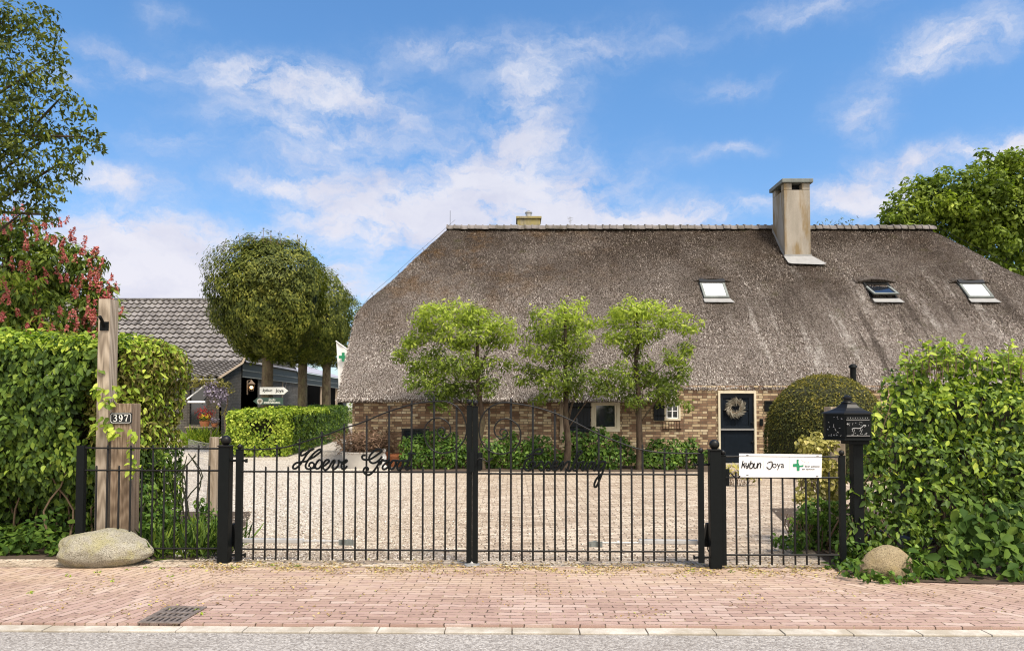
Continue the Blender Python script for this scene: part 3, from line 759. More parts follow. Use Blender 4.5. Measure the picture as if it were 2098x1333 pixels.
b.quad((XW0, YW + .3, -.06), (XW0, 2 * YR - YW, -.06), (XW0, 2 * YR - YW, 2.1), (XW0, YW + .3, 2.1))
b.quad((18.7, YW + .3, -.06), (18.7, 2 * YR - YW, -.06), (18.7, 2 * YR - YW, 2.3), (18.7, YW + .3, 2.3))
b.quad((XW0, 2 * YR - YW, -.06), (18.7, 2 * YR - YW, -.06), (18.7, 2 * YR - YW, 2.3), (XW0, 2 * YR - YW, 2.3))
# rollag arch over the cellar window and sill courses, proud of the wall
b.build('wall', M['house_brick'], house)
b = MB()
for k in range(12):
    x = wx(858) + k * .066; b.box(x, x + .052, YW - .004, YW + .05, wz(877) + .005, wz(877) + .20)
b.build('brick_arch', M['house_brick'], house, bevel=.004); b = MB()
for k in range(13):
    x = win1[0] - .02 + k * .066; b.box(x, x + .054, YW - .035, YW + .1, win1[2] - .10, win1[2] - .003)
b.build('brick_sill', M['house_brick'], house, bevel=.004); b = MB()
for k in range(7):
    x = win2[0] - .04 + k * .078; b.box(x, x + .064, YW - .05, YW + .1, win2[2] - .23, win2[2] - .04)
b.build('brick_sill', M['house_brick'], house, bevel=.004)
b = MB(); b.box(XW0 + .3, 18.4, YW + .9, YW + .95, -.02, 2.2); b.build('dark_interior', M['dark_room'], house)
# board under the thatch

def frame(b, x0, x1, z0, z1, y0, y1, t):
    b.box(x0, x0 + t, y0, y1, z0, z1); b.box(x1 - t, x1, y0, y1, z0, z1)
    b.box(x0 + t, x1 - t, y0, y1, z1 - t, z1); b.box(x0 + t, x1 - t, y0, y1, z0, z0 + t)
# large window: frame > sash, pane
x0, x1, z0, z1 = win1
b = MB(); frame(b, x0, x1, z0, z1, YW - .03, YW + .10, .095); wf = b.build('window', M['cream_paint'], house, bevel=.006)
b = MB(); frame(b, x0 + .097, x1 - .097, z0 + .097, z1 - .097, YW - .015, YW + .06, .05); b.build('sash', M['cream_paint'], wf, bevel=.006)
b = MB(); b.box(x0 + .14, x1 - .14, YW + .03, YW + .036, z0 + .14, z1 - .14); b.build('pane', M['glass'], wf)
# small window
x0, x1, z0, z1 = win2
b = MB(); frame(b, x0, x1, z0, z1, YW - .03, YW + .10, .055); wf = b.build('window', M['cream_paint'], house, bevel=.005)
b = MB(); frame(b, x0 + .06, x1 - .06, z0 + .06, z1 - .06, YW - .01, YW + .05, .03)
xm = (x0 + x1) / 2; b.box(xm - .016, xm + .016, YW - .01, YW + .05, z0 + .09, z1 - .09)
b.box(x0 + .09, xm - .016, YW, YW + .04, (z0 + z1) / 2 - .01, (z0 + z1) / 2 + .01); b.box(xm + .016, x1 - .09, YW, YW + .04, (z0 + z1) / 2 - .01, (z0 + z1) / 2 + .01)
b.build('sash', M['white_paint'], wf)
b = MB(); b.box(x0 + .07, x1 - .07, YW + .055, YW + .06, z0 + .07, z1 - .07); b.build('pane', M['glass'], wf)
# cellar window
x0, x1, z0, z1 = win3
b = MB(); frame(b, x0, x1, z0, z1, YW - .01, YW + .08, .05); wf = b.build('cellar_window', M['black_paint'], house)
b = MB(); b.box(x0 + .05, x1 - .05, YW + .02, YW + .03, z0 + .05, z1 - .05); b.build('pane', M['glass'], wf)
def shutter(x0, x1, z0, z1):
    b = MB(); n = max(3, int((x1 - x0) / .1))
    for k in range(n):
        a = x0 + (x1 - x0) * k / n; b.box(a + .004, a + (x1 - x0) / n - .002, YW - .055, YW - .02, z0, z1)
    b.box(x0, x1, YW - .02, YW - .004, z0 + .02, z1 - .02)
    s = b.build('shutter', M['navy_paint'], house, bevel=.003)
    for zh in (z0 + .12, z1 - .16):
        b = MB(); b.box(x0 + .02, x1 + .03, YW - .075, YW - .056, zh, zh + .04); b.build('hinge', M['black_iron'], s)
shutter(wx(1159), wx(1209.5), wz(885), wz(824))
shutter(wx(1339), wx(1360), wz(861), wz(824))
# timber posts beside the big shutter
b = MB(); b.box(wx(1147), wx(1157), YW - .06, YW - .003, wz(900), wz(826)); b.build('wall_post', M['greywood'], house)
# stable door
x0, x1, z0, z1 = door
b = MB(); t = .062; b.box(x0, x0 + t, YW - .04, YW + .1, .0, z1); b.box(x1 - t, x1, YW - .04, YW + .1, .0, z1); b.box(x0 + t, x1 - t, YW - .04, YW + .1, z1 - .08, z1)
fr = b.build('door_frame', M['cream_paint'], house, bevel=.006)
dx0, dx1, dzt = x0 + t + .003, x1 - t - .003, z1 - .083; zm = wz(881)
b = MB(); zl = wz(872)
b.box(dx0, dx0 + .09, YW + .02, YW + .06, zm + .02, dzt); b.box(dx1 - .13, dx1, YW + .02, YW + .06, zm + .02, dzt)
b.box(dx0 + .09, dx1 - .13, YW + .02, YW + .06, dzt - .13, dzt); b.box(dx0 + .09, dx1 - .13, YW + .02, YW + .06, zm + .02, zl)
xm = (dx0 + dx1 - .04) / 2; b.box(xm - .013, xm + .013, YW + .022, YW + .05, zl, dzt - .13); zz = (zl + dzt) / 2; b.box(dx0 + .09, xm - .013, YW + .022, YW + .05, zz - .013, zz + .013); b.box(xm + .013, dx1 - .13, YW + .022, YW + .05, zz - .013, zz + .013)
b.box(dx0 + .0, dx1, YW + .02, YW + .06, .06, zm)
b.box(dx0 + .12, dx1 - .12, YW + .013, YW + .0199, .2, zm - .15)
dr = b.build('stable_door', M['navy_paint'], house, bevel=.004)
b = MB(); b.box(dx0 + .002, dx1 - .002, YW - .03, YW + .019, zm, zm + .05); b.build('weatherboard', M['galvanised'], dr)
b = MB(); b.box(dx0 + .08, dx1 - .12, YW + .046, YW + .051, zl - .01, dzt - .12); b.build('pane', M['glass'], dr)
for zk in (wz(866), wz(877), wz(905), wz(924)):
    b = MB(); b.sphere((dx1 - .06, YW + .0, zk), .026, 10); b.tube([(dx1 - .06, YW, zk), (dx1 - .06, YW + .03, zk)], .012); b.build('door_knob', M['rail_iron'], dr, smooth=True)
b = MB(); b.box(x0 - .1, x1 + .1, YW - .35, YW - .003, .004, .07); b.build('doorstep', M['kerb'], house, bevel=.01)
# wreath hanging on the door
wc = P(1507, 835, YW - .05)
wr = thing('wreath', (wc.x, YW - .02, wc.z - .26), 'round wreath of pale dried twigs hanging on the dark blue door', 'wreath')
g = np.random.default_rng(9); n = 900; a = g.uniform(0, 2 * math.pi, n); rr = .17 + g.normal(0, .035, n)
pp = np.stack([wc.x + np.cos(a) * rr, np.full(n, YW - .045) + g.normal(0, .012, n), wc.z + np.sin(a) * rr], 1)
tt = np.stack([-np.sin(a) + np.cos(a) * .7, g.normal(0, .2, n), np.cos(a) + np.sin(a) * .7], 1) * 3
leaf_mesh('twig_ring', pp, np.tile(np.array([[0, -1.0, 0]]), (n, 1)), .10, M['wreath'], wr, rs=2, w=.12, jitter=.3, up=tt)
b = MB(); ring = [(wc.x + .165 * math.cos(q * math.pi / 12), YW - .03, wc.z + .165 * math.sin(q * math.pi / 12)) for q in range(25)]; b.tube(ring, .03, 8); b.build('ring_core', M['twig'], wr)
# sconce / letter slot right of the door
b = MB(); b.box(wx(1556), wx(1562), YW - .06, YW - .003, wz(872), wz(858)); bl = b.build('doorbell', M['black_iron'], None, bevel=.01)
tag(bl, 'small black doorbell box on the brick wall right of the door', 'doorbell')
hb = MB(); frame(hb, wx(1566), wx(1590), wz(842), wz(821), YW - .05, YW - .003, .04); hb.box(wx(1566) + .04, wx(1590) - .04, YW - .03, YW - .003, wz(842) + .04, wz(821) - .04)
hbo = hb.build('noticeboard', M['black_iron']); tag(hbo, 'dark framed board on the brick wall beside the yew dome', 'noticeboard')
# ---------------- rendered chimney
def roofpt(px, py):
    d = ray(px, py); # intersect z = ZE + (Y-YE)*slope
    k = (ZE - YE * slope - CAMH) / (d.z - slope * d.y); return Vector((0, 0, CAMH)) + d * k
cb = roofpt(1608, 527); YC = cb.y; XC0 = cb.x; XC1 = P(1661.5, 527, YC).x
ztop = P(1630, 389, YC).z; zcap = P(1630, 375, YC).z; zct = P(1630, 367, YC).z
DC = 1.15
b = MB(); b.box(XC0, XC1, YC, YC + DC, cb.z - .5, ztop)
t = .2
for (a, c) in ((XC0, XC0 + t + .08), (XC1 - t - .08, XC1)):
    b.box(a, c, YC, YC + .28, ztop, zcap); b.box(a, c, YC + DC - .28, YC + DC, ztop, zcap)
chm = b.build('chimney', M['chimney'], house, bevel=.02)
b = MB(); b.box(XC0 + .2, XC1 - .2, YC + .3, YC + DC - .3, ztop, zcap - .01); b.build('flue', M['dark_room'], chm)
b = MB(); b.box(XC0 - .09, XC1 + .09, YC - .09, YC + DC + .09, zcap, zct); b.build('chimney_cap', M['stone_cap'], chm, bevel=.02)
# lead flashing: apron below, side soakers
def on_roof(x, z, lift=.03): return Vector((x, roofY(z) - lift, z + lift))
b = MB(); zb = cb.z
q = [on_roof(XC0 - .04, zb + .02), on_roof(XC1 + .04, zb + .02), on_roof(XC1 + .38, zb - .36, .06), on_roof(XC1 + .2, zb - .40, .06), on_roof(XC0 + .1, zb - .36, .06), on_roof(XC0 - .02, zb - .32, .06)]
b.quad(*q)
b.box(XC0 - .02, XC1 + .02, YC - .03, YC - .003, zb - .2, zb + .10)
for xx in (XC0 - .03, XC1 + .003):
    b.quad((xx, YC - .02, zb), (xx, YC - .02, zb + .16), (xx, YC + DC, zb + .16 + DC * slope), (xx, YC + DC, zb + DC * slope - .1))
b.build('lead_flashing', M['lead'], chm)
# ---------------- chimney behind the ridge
c0 = P(1060, 460, 29.2); c1 = P(1107, 443, 29.2)
b = MB(); b.box(c0.x, c1.x, 29.2, 30.1, 6.5, c1.z - .1)
c2 = b.build('chimney', M['chimney_old'], house, bevel=.02)
b = MB(); b.box(c0.x - .05, c1.x + .05, 29.15, 30.15, c1.z - .1, c1.z); b.build('chimney_cap', M['chimney_old'], c2, bevel=.02)
b = MB(); cc = ((c0.x + c1.x) / 2, 29.6, c1.z); b.lathe(cc, [(.12, 0), (.12, .22), (.15, .22), (.15, .26), (.03, .34)], 14); b.build('flue_pipe', M['galvanised'], c2, smooth=True)
# ---------------- skylights
def skylight(pl, pr, pt, pb, open_=False, label=None):
    a = roofpt(pl, (pt + pb) / 2); a2 = roofpt(pr, (pt + pb) / 2)
    zt_, zb_ = roofpt((pl + pr) / 2, pt).z, roofpt((pl + pr) / 2, pb).z
    cx, cz = (a.x + a2.x) / 2, (zt_ + zb_) / 2
    w_ = .84; h_ = (zt_ - zb_) / math.sin(math.atan(slope))
    ang = math.atan(slope)
    o_ = Vector((cx, roofY(cz), cz)); ex = Vector((1, 0, 0)); ey = Vector((0, math.cos(ang), math.sin(ang))); ez = Vector((0, -math.sin(ang), math.cos(ang)))
    def MM(rot=0, off=Vector((0, 0, 0))):
        m_ = Matrix.Identity(4)
        for i in range(3): m_[i][0], m_[i][1], m_[i][2], m_[i][3] = ex[i], ey[i], ez[i], o_[i]
        return m_ @ Matrix.Translation(off) @ Matrix.Rotation(rot, 4, 'X')
    def fr(bb, w2, h2, t, z0, z1, m_):
        bb.box(-w2, -w2 + t, -h2, h2, z0, z1, m_); bb.box(w2 - t, w2, -h2, h2, z0, z1, m_); bb.box(-w2 + t, w2 - t, h2 - t, h2, z0, z1, m_); bb.box(-w2 + t, w2 - t, -h2, -h2 + t, z0, z1, m_)
    bb = MB(); fr(bb, w_/2, h_/2, .05, -.25, .04, MM()); sk = bb.build('skylight', M['black_iron'], house)
    rot = R(-16) if open_ else 0
    m2 = MM(rot, Vector((0, 0, .045)))
    bb = MB(); fr(bb, w_/2 - .005, h_/2 - .005, .075, 0, .05, m2); bb.build('sash', M['stone_cap'], sk, bevel=.004)
    bb = MB(); bb.box(-w_/2 - .01, w_/2 + .01, h_/2 - .15, h_/2 + .02, .05, .09, m2); bb.build('hood', M['rail_iron'], sk, bevel=.006)
    bb = MB(); bb.box(-w_/2 + .08, w_/2 - .08, -h_/2 + .08, h_/2 - .08, .015, .025, m2); bb.build('pane', M['glass'] if open_ else M['blind'], sk)
    if open_:
        bb = MB(); bb.box(-w_/2 + .06, w_/2 - .06, -h_/2 + .06, h_/2 - .06, -.2, -.19, MM()); bb.build('blind', M['blind'], sk)
    bb = MB(); m_ = MM(); zz = [(-w_/2 - .02, -h_/2 - .01, .05), (w_/2 + .02, -h_/2 - .01, .05), (w_/2 + .12, -h_/2 - .24, .07), (-.1, -h_/2 - .26, .09), (-w_/2 - .02, -h_/2 - .23, .07)]
    bb.quad(*[m_ @ Vector(p) for p in zz]); bb.build('lead_apron', M['lead'], sk)
    # thatch lip above the window
    bb = MB(); n = 14
    for k in range(n):
        u0 = -w_/2 - .25 + (w_ + .5) * k / n; u1 = -w_/2 - .25 + (w_ + .5) * (k + 1) / n
        hgt = .13 * math.sin(math.pi * (k + .5) / n) + .03
        c_ = [(u0, h_/2 - .01, -.05), (u1, h_/2 - .01, -.05), (u1, h_/2 - .01, hgt), (u0, h_/2 - .01, hgt), (u0, h_/2 + .5, -.05), (u1, h_/2 + .5, -.05)]
        v_ = [m_ @ Vector(p) for p in c_]
        bb.quad(v_[0], v_[1], v_[2], v_[3]); bb.quad(v_[3], v_[2], v_[5], v_[4])
    bb.build('thatch_lip', M['thatch'], sk)
skylight(1434, 1490, 578, 613)
skylight(1772, 1834, 579, 613, True)
skylight(1963, 2031, 580, 613)
# ---------------- wires, aerial, vent on the roof
b = MB(); a = P(1168, 460, 29); b.tube([a, P(1168, 444, 29)], .012, 6)
for k in range(4):
    z = P(1168, 446 + k * 3, 29).z; b.tube([(a.x - .12 + k*.02, 29, z + .02), (a.x + .12 - k*.02, 29, z - .02)], .006, 5)
o = b.build('aerial', M['galvanised']); tag(o, 'thin metal aerial sticking up behind the tiled ridge', 'aerial')
b = MB(); pts = [on_roof(XL(z) + .05, z, .10) for z in (3.6, 4.5, 5.3, 6.2, 7.2, ZR + .2)]; b.tube(pts, .005, 5)
for z in (4.5, 5.3, 6.2, 7.2): b.tube([on_roof(XL(z) + .05, z, .12), on_roof(XL(z) + .12, z, -.05)], .007, 5)
b.tube([(-2.3, YR, ZR), (-2.3, YR, ZR + .62)], .008, 5)
b.build('lightning_conductor', M['rail_iron'], house)
b = MB(); pts = [(XRt(z) - .02, roofY(z) - .1, z + .12) for z in (ZR, 7.2, 6.2, 5.2)]; b.tube(pts, .01, 5)
for z in (7.6, 6.6, 5.8): b.tube([(XRt(z) - .02, roofY(z) - .1, z + .12), (XRt(z) - .02, roofY(z) + .05, z - .05)], .008, 5)
b.build('lightning_conductor', M['black_iron'], house)
va = P(1748, 775, 19.6); b = MB(); b.lathe((va.x, 19.6, 0), [(.075, 0), (.075, P(1748, 753, 19.6).z), (.11, P(1748, 753, 19.6).z), (.10, P(1748, 749, 19.6).z), (.03, P(1748, 745, 19.6).z)], 12)
o = b.build('vent_pipe', M['black_iron'], smooth=True); tag(o, 'black pipe with a pointed cap behind the yew dome', 'pipe')
# ------------------------------------------------------------------ barn with pantile roof
YB0 = 34.0; XB = P(450, 770, YB0).x
zE = P(450, 771, YB0).z
def solveY(px): return XB * F / (px - 1049)
YK = solveY(490); zK = P(490, 742, YK).z
YRg = 40.6; zRg = P(300, 616, YRg).z
barn = thing('barn', (XB - 4, YB0, .33), 'old barn with a grey pantile roof and painted brick gable', 'barn')
def tile_roof(name, x0, x1, ya, za, yb, zb, tw, tl, parent, seed):
    L = math.hypot(yb - ya, zb - za); nc = max(2, round(L / tl)); dy, dz = (yb - ya) / nc, (zb - za) / nc
    ny, nz_ = -(zb - za) / L, (yb - ya) / L
    nt_ = int((x1 - x0) / tw); S = 6
    V = []; Fq = []; rv = []
    g = np.random.default_rng(seed)
    wave = [.0, .055, .075, .045, .005, -.01]
    for c in range(nc):
        tv = g.random(nt_ + 1)
        for e in (0, 1):
            for i in range(nt_ * S + 1):
                k, s_ = divmod(i, S)
                h = wave[s_] * 1.05 + (.085 if e == 0 else .0)
                X = x1 - i * tw / S - (c % 1) * 0
                yy = ya + dy * (c + e * 1.04) ; zz = za + dz * (c + e * 1.04)
                V.append((X, yy + ny * h, zz + nz_ * h))
        W2 = nt_ * S + 1; b0 = c * 3 * W2
        for i in range(W2):                      # lower lip face
            k, s_ = divmod(i, S); h = wave[s_] * 1.05 + .085 - .085
            X = x1 - i * tw / S
            V.append((X, ya + dy * c + ny * h, za + dz * c + nz_ * h))
        for i in range(nt_ * S):
            Fq.append((b0 + i, b0 + i + 1, b0 + W2 + i + 1, b0 + W2 + i)); rv.append(tv[i // S])
            Fq.append((b0 + 2 * W2 + i, b0 + 2 * W2 + i + 1, b0 + i + 1, b0 + i)); rv.append(0.0)
    me = bpy.data.meshes.new(name); me.from_pydata(V, [], Fq); me.update()
    at = me.attributes.new('rnd', 'FLOAT', 'FACE'); at.data.foreach_set('value', np.array(rv, np.float32))
    return link_mesh(name, me, M['tiles'], parent)
XBL = -26.0
tile_roof('roof', XBL, XB + .1, YK - .05, zK, YRg, zRg, .33, .40, barn, 1)
tile_roof('lower_roof', XBL, XB + .1, YB0 - .35, zE - .08, YK - .03, zK - .01, .33, .30, barn, 2)
b = MB(); b.quad((XBL, YRg, zRg - .05), (XB + .1, YRg, zRg - .05), (XB + .1, 2 * YRg - YB0, zE), (XBL, 2 * YRg - YB0, zE)); b.build('rear_roof', M['stone_cap'], barn)
b = MB()
x = XB + .1
while x > XBL:
    b.tube([(x, YRg, zRg + .0), (x - .36, YRg, zRg + .02)], [.15, .13], 10); x -= .38
b.build('ridge_tiles', M['tiles'], barn, smooth=True)
# gable wall facing right, front wall with opening
b = MB()
gp_ = [(YB0, 0), (YB0, zE - .1), (YK, zK - .1), (YRg, zRg - .1), (2 * YRg - YB0, zE - .1), (2 * YRg - YB0, 0)]
b.quad(*[(XB, y, z) for (y, z) in gp_]); b.quad(*[(XB - .25, y, z) for (y, z) in gp_])
fx0, fx1 = P(388, 850, YB0).x, P(440, 850, YB0).x
wall_with_holes(b, XBL, XB, 0, zE - .1, YB0, YB0 + .25, [(fx0, fx1 - .4, .9, 2.6), (-20.5, -19, .3, 2.6)])
b.build('wall', M['grey_brick'], barn)
b = MB(); b.box(fx0, fx1 - .4, YB0 + .1, YB0 + .12, .9, 2.6); b.build('window', M['glass'], barn)
b = MB(); b.box(-20.5, -19, YB0 + .1, YB0 + .12, .3, 2.6); b.build('door', M['black_paint'], barn)
b = MB(); b.tube([(XB + .12, YB0 - .4, zE - .1), (XB + .12, YK, zK - .05)], .07, 4); b.tube([(XB + .12, YK, zK - .05), (XB + .12, YRg, zRg - .05)], .07, 4); b.build('verge_board', M['greywood'], barn)
b = MB(); b.tube([(XBL, YB0 - .42, zE - .16), (XB, YB0 - .42, zE - .16)], .06, 8); b.build('gutter', M['galvanised'], barn, smooth=True)
# ------------------------------------------------------------------ long black wing
YW0, YW1 = YK + .25, 60.0
wing = thing('shed', (XB, 46, .33), 'long black timber shed with an open dark front behind the pollarded trees', 'shed')
zF = 3.95
b = MB()
b.box(XB - .1, XB + .06, YW0, YW1, zF - .75, zF)                       # deep fascia
b.box(XB - .12, XB, YW0, YW0 + 2.4, .33, zF - .75)                     # closed bay with the lantern
b.box(XB - .12, XB, YW1 - 1, YW1, .33, zF - .75)
b.build('black_boarding', M['black_paint'], wing)
b = MB(); b.box(XB - 4.2, XB - 4.1, YW0, YW1, .33, zF); b.box(XB - 4.1, XB - .12, YW1 - .1, YW1, .33, zF); b.build('back_wall', M['dark_room'], wing)
b = MB(); b.quad((XB + .25, YW0, zF + .06), (XB + .25, YW1, zF + .06), (XB - 4.3, YW1, zF + 1.5), (XB - 4.3, YW0 + 2, zF + 1.5)); b.quad((XB + .25, YW0, zF + .0), (XB + .25, YW1, zF + .0), (XB - 4.3, YW1, zF + 1.44), (XB - 4.3, YW0 + 2, zF + 1.44))
b.quad((XB + .25, YW0, zF), (XB + .25, YW1, zF), (XB + .25, YW1, zF + .06), (XB + .25, YW0, zF + .06)); b.build('roof', M['grey_tile_flat'], wing)
b = MB(); b.box(XB + .062, XB + .09, YW0, YW1, zF - .42, zF - .36); b.box(XB + .062, XB + .09, YW0, YW1, zF - .75, zF - .70); b.build('trim_board', M['stone_cap'], wing)
for y in (YW0 + 6.5, YW0 + 11.0, YW0 + 15.5, YW0 + 20):
    b = MB(); b.box(XB - .1, XB + .04, y, y + .14, .33, zF - .75); b.tube([(XB - .03, y + .07, 2.2), (XB - .03, y + .9, zF - .76)], .05, 6)
    b.build('post', M['greywood'], wing)
# lit wall lantern
lp = P(515, 792, solveY(515)); lx = XB + .28; ly = lx * F / (515 - 1049); lz = P(515, 792, ly).z
lan = thing('wall_lantern', (XB + .06, ly, lz - .3), 'small lit brown wall lantern on the black shed beside the grey gable', 'lantern')
b = MB(); b.lathe((lx, ly, lz), [(.10, -.2), (.15, .12)], 6); 
b2 = MB()
for k in range(6):
    a = k * math.pi / 3; b2.tube([(lx + .10 * math.cos(a), ly + .10 * math.sin(a), lz - .2), (lx + .16 * math.cos(a), ly + .16 * math.sin(a), lz + .14)], .012, 5)
b2.lathe((lx, ly, lz + .14), [(.20, 0), (.10, .1), (.02, .2)], 6); b2.lathe((lx, ly, lz - .24), [(.05, 0), (.12, .04)], 6); b2.tube([(lx, ly, lz + .3), (lx, ly, lz + .36), (XB + .05, ly, lz + .3)], .015, 6); b2.box(XB + .061, XB + .09, ly - .06, ly + .06, lz - .4, lz + .3)
b2.build('lantern_frame', M['oldwood'], lan)
m_, nt = new_mat('lit_bulb'); e = nt.add('ShaderNodeEmission', {'Color': (1, .62, .28, 1), 'Strength': 3.0}); nt.add('ShaderNodeOutputMaterial', {'Surface': e})
b = MB(); b.sphere((lx, ly, lz - .03), .085, 12); b.build('bulb', m_, lan, smooth=True)
# ------------------------------------------------------------------ flag on the rear gable
fa = P(689, 699, 26.5); fb_ = P(714, 717, 26.5)
fl = thing('flag', (XW0, 26.5, fb_.z), 'white banner with a green cross hanging at the thatched gable', 'flag')
b = MB(); b.tube([fa, fb_ + (fb_ - fa) * .9], .02, 8); b.sphere(fa, .03, 8); b.build('pole', M['white_paint'], fl, smooth=True)
b = MB(); n = 8
A0, B0 = fa, fb_ + (fb_ - fa) * .3; H_ = 1.75
for i in range(n):
    for k in range(8):
        def q(ii, kk):
            u = ii / n; t_ = kk / 8; p = A0.lerp(B0, u)
            zz = p.z - .03 - (H_ - (A0.z - B0.z) * (1 - u) * 0) * t_
            return (p.x + .10 * t_ * (1 - u), p.y + .03 * math.sin(u * 7 + t_ * 2), zz)
        b.quad(q(i, k), q(i + 1, k), q(i + 1, k + 1), q(i, k + 1))
b.build('cloth', M['white_paint'], fl, smooth=True)
cp = P(703, 731, 26.4); b = MB(); b.box(cp.x - .16, cp.x + .16, 26.40, 26.42, cp.z - .05, cp.z + .05); b.box(cp.x - .05, cp.x + .05, 26.396, 26.424, cp.z - .16, cp.z + .16); b.build('green_cross', M['green_ink'], fl)
b = MB(); b.box(cp.x - .02, cp.x + .03, 26.4, 26.42, cp.z - .62, cp.z - .34); b.build('lettering', M['black_ink'], fl)
# ------------------------------------------------------------------ gate, fence and pillars
gd = (GB - GA); gd.z = 0; glen = gd.length; gd.normalize(); gn = Vector((gd.y, -gd.x, 0))   # gn: towards the camera
if gn.y > 0: gn = -gn
grz = math.atan2(gd.y, gd.x)
def gp(px, py, off=0.0):
    """world point of a pixel on the gate's plane, moved off towards the camera"""
    d = ray(px, py); p0 = GA + gn * off
    k = (p0 - Vector((0, 0, CAMH))).dot(gn) / d.dot(gn)
    return Vector((0, 0, CAMH)) + d * k
GM = Matrix.Translation(GA) @ Matrix.Rotation(grz, 4, 'Z')
def gl(px, py, off=0.0): return GM.inverted() @ gp(px, py, off)      # local: x along, y away, z up
def gbox(b, pxa, pxb, pyt, pyb, d0, d1):
    a = gl(pxa, pyt); c = gl(pxb, pyb); b.box(min(a.x, c.x), max(a.x, c.x), d0, d1, min(a.z, c.z), max(a.z, c.z), GM)
def gtop(px, py): return gl(px, py)
def pillar(pxa, pxb, pyt, ballpy, half, br, label):
    a, c = gl(pxa, pyt), gl(pxb, pyt); xc = (a.x + c.x) / 2
    base = GM @ Vector((xc, 0, 0))
    t = thing('gate_pillar', base, label, 'gate pillar', grz, 'gate pillars')
    b = MB(); b.box(xc - half, xc + half, -half, half, -.02, a.z, GM); b.build('shaft', M['black_iron'], t, bevel=.005)
    b = MB(); b.box(xc - half - .008, xc + half + .008, -half - .008, half + .008, a.z, a.z + .012, GM); b.build('cap_plate', M['rail_iron'], t)
    bz = gl((pxa + pxb) / 2, ballpy).z
    b = MB(); b.sphere(GM @ Vector((xc, 0, bz)), br, 20); b.lathe(GM @ Vector((xc, 0, a.z + .012)), [(.03, 0), (.018, .02), (.018, .04)], 12); b.build('ball_finial', M['rail_iron'], t, smooth=True)
    return t
pillar(452, 474, 914, 901.5, .057, .054, 'thick black gate pillar with a ball top, beside the wire fence')
pillar(1452, 1475, 922, 910, .057, .052, 'thick black gate pillar with a ball top, between double gate and sign')
def bars(parent, xs, tops, bot, r=.0105, off=0.0):
    for px, tp in zip(xs, tops):
        a = gl(px, tp); z0 = gl(px, bot).z
        b = MB(); b.tube([GM @ Vector((a.x, off, z0)), GM @ Vector((a.x, off, a.z - .01)), GM @ Vector((a.x, off, a.z))], [r, r, r * .5], 8); b.build('bar', M['rail_iron'], parent, smooth=True)
def rail(parent, pts, r=.008, name='rail', off=-.0):
    b = MB(); b.tube([GM @ (Vector((gl(*p).x, off, gl(*p).z))) for p in pts], r, 8); return b.build(name, M['rail_iron'], parent, smooth=True)
def stile(parent, pxa, pxb, pyt, pyb, ballpy, half=.024, br=.028):
    a, c = gl(pxa, pyt), gl(pxb, pyb); xc = (gl(pxa, pyt).x + gl(pxb, pyt).x) / 2; hw = abs(gl(pxb, pyt).x - gl(pxa, pyt).x) / 2
    b = MB(); b.box(xc - hw, xc + hw, -half, half, c.z, a.z, GM); b.box(xc - hw - .004, xc + hw + .004, -half - .004, half + .004, a.z, a.z + .008, GM)
    s = b.build('stile', M['black_iron'], parent, bevel=.003)
    bz = gl((pxa + pxb) / 2, ballpy).z
    b = MB(); b.sphere(GM @ Vector((xc, 0, bz)), br, 16); b.tube([GM @ Vector((xc, 0, a.z)), GM @ Vector((xc, 0, bz))], .01, 8); b.build('ball_finial', M['rail_iron'], s, smooth=True)
    return s
CL = [(498,919.5),(521,920.3),(545,919.5),(568,917.6),(592,914.5),(615,911),(638,901.5),(661,903-9),(684,894-7.5),(707,875+3),(730,873-4),(753.5,860.8),(776,851),(799,842),(822,834.5),(845,828),(868,824),(890,822.3),
      (910,821.7),(929.5,828.5),(944,841.5),(953.5,862),(956,884),(949.5,904),(934,920),(911,927.7),(890.5,923.5),(877,911.5),(870,893),(871.5,875),(881,861.5),(896.5,855.5),(912,860),(922,871),(923.5,884),(917.5,893),(908,896.8),(899,890.5),(896.5,883),(900,877),(907.5,875.5),(912,881),(910.5,888),(906,889)]
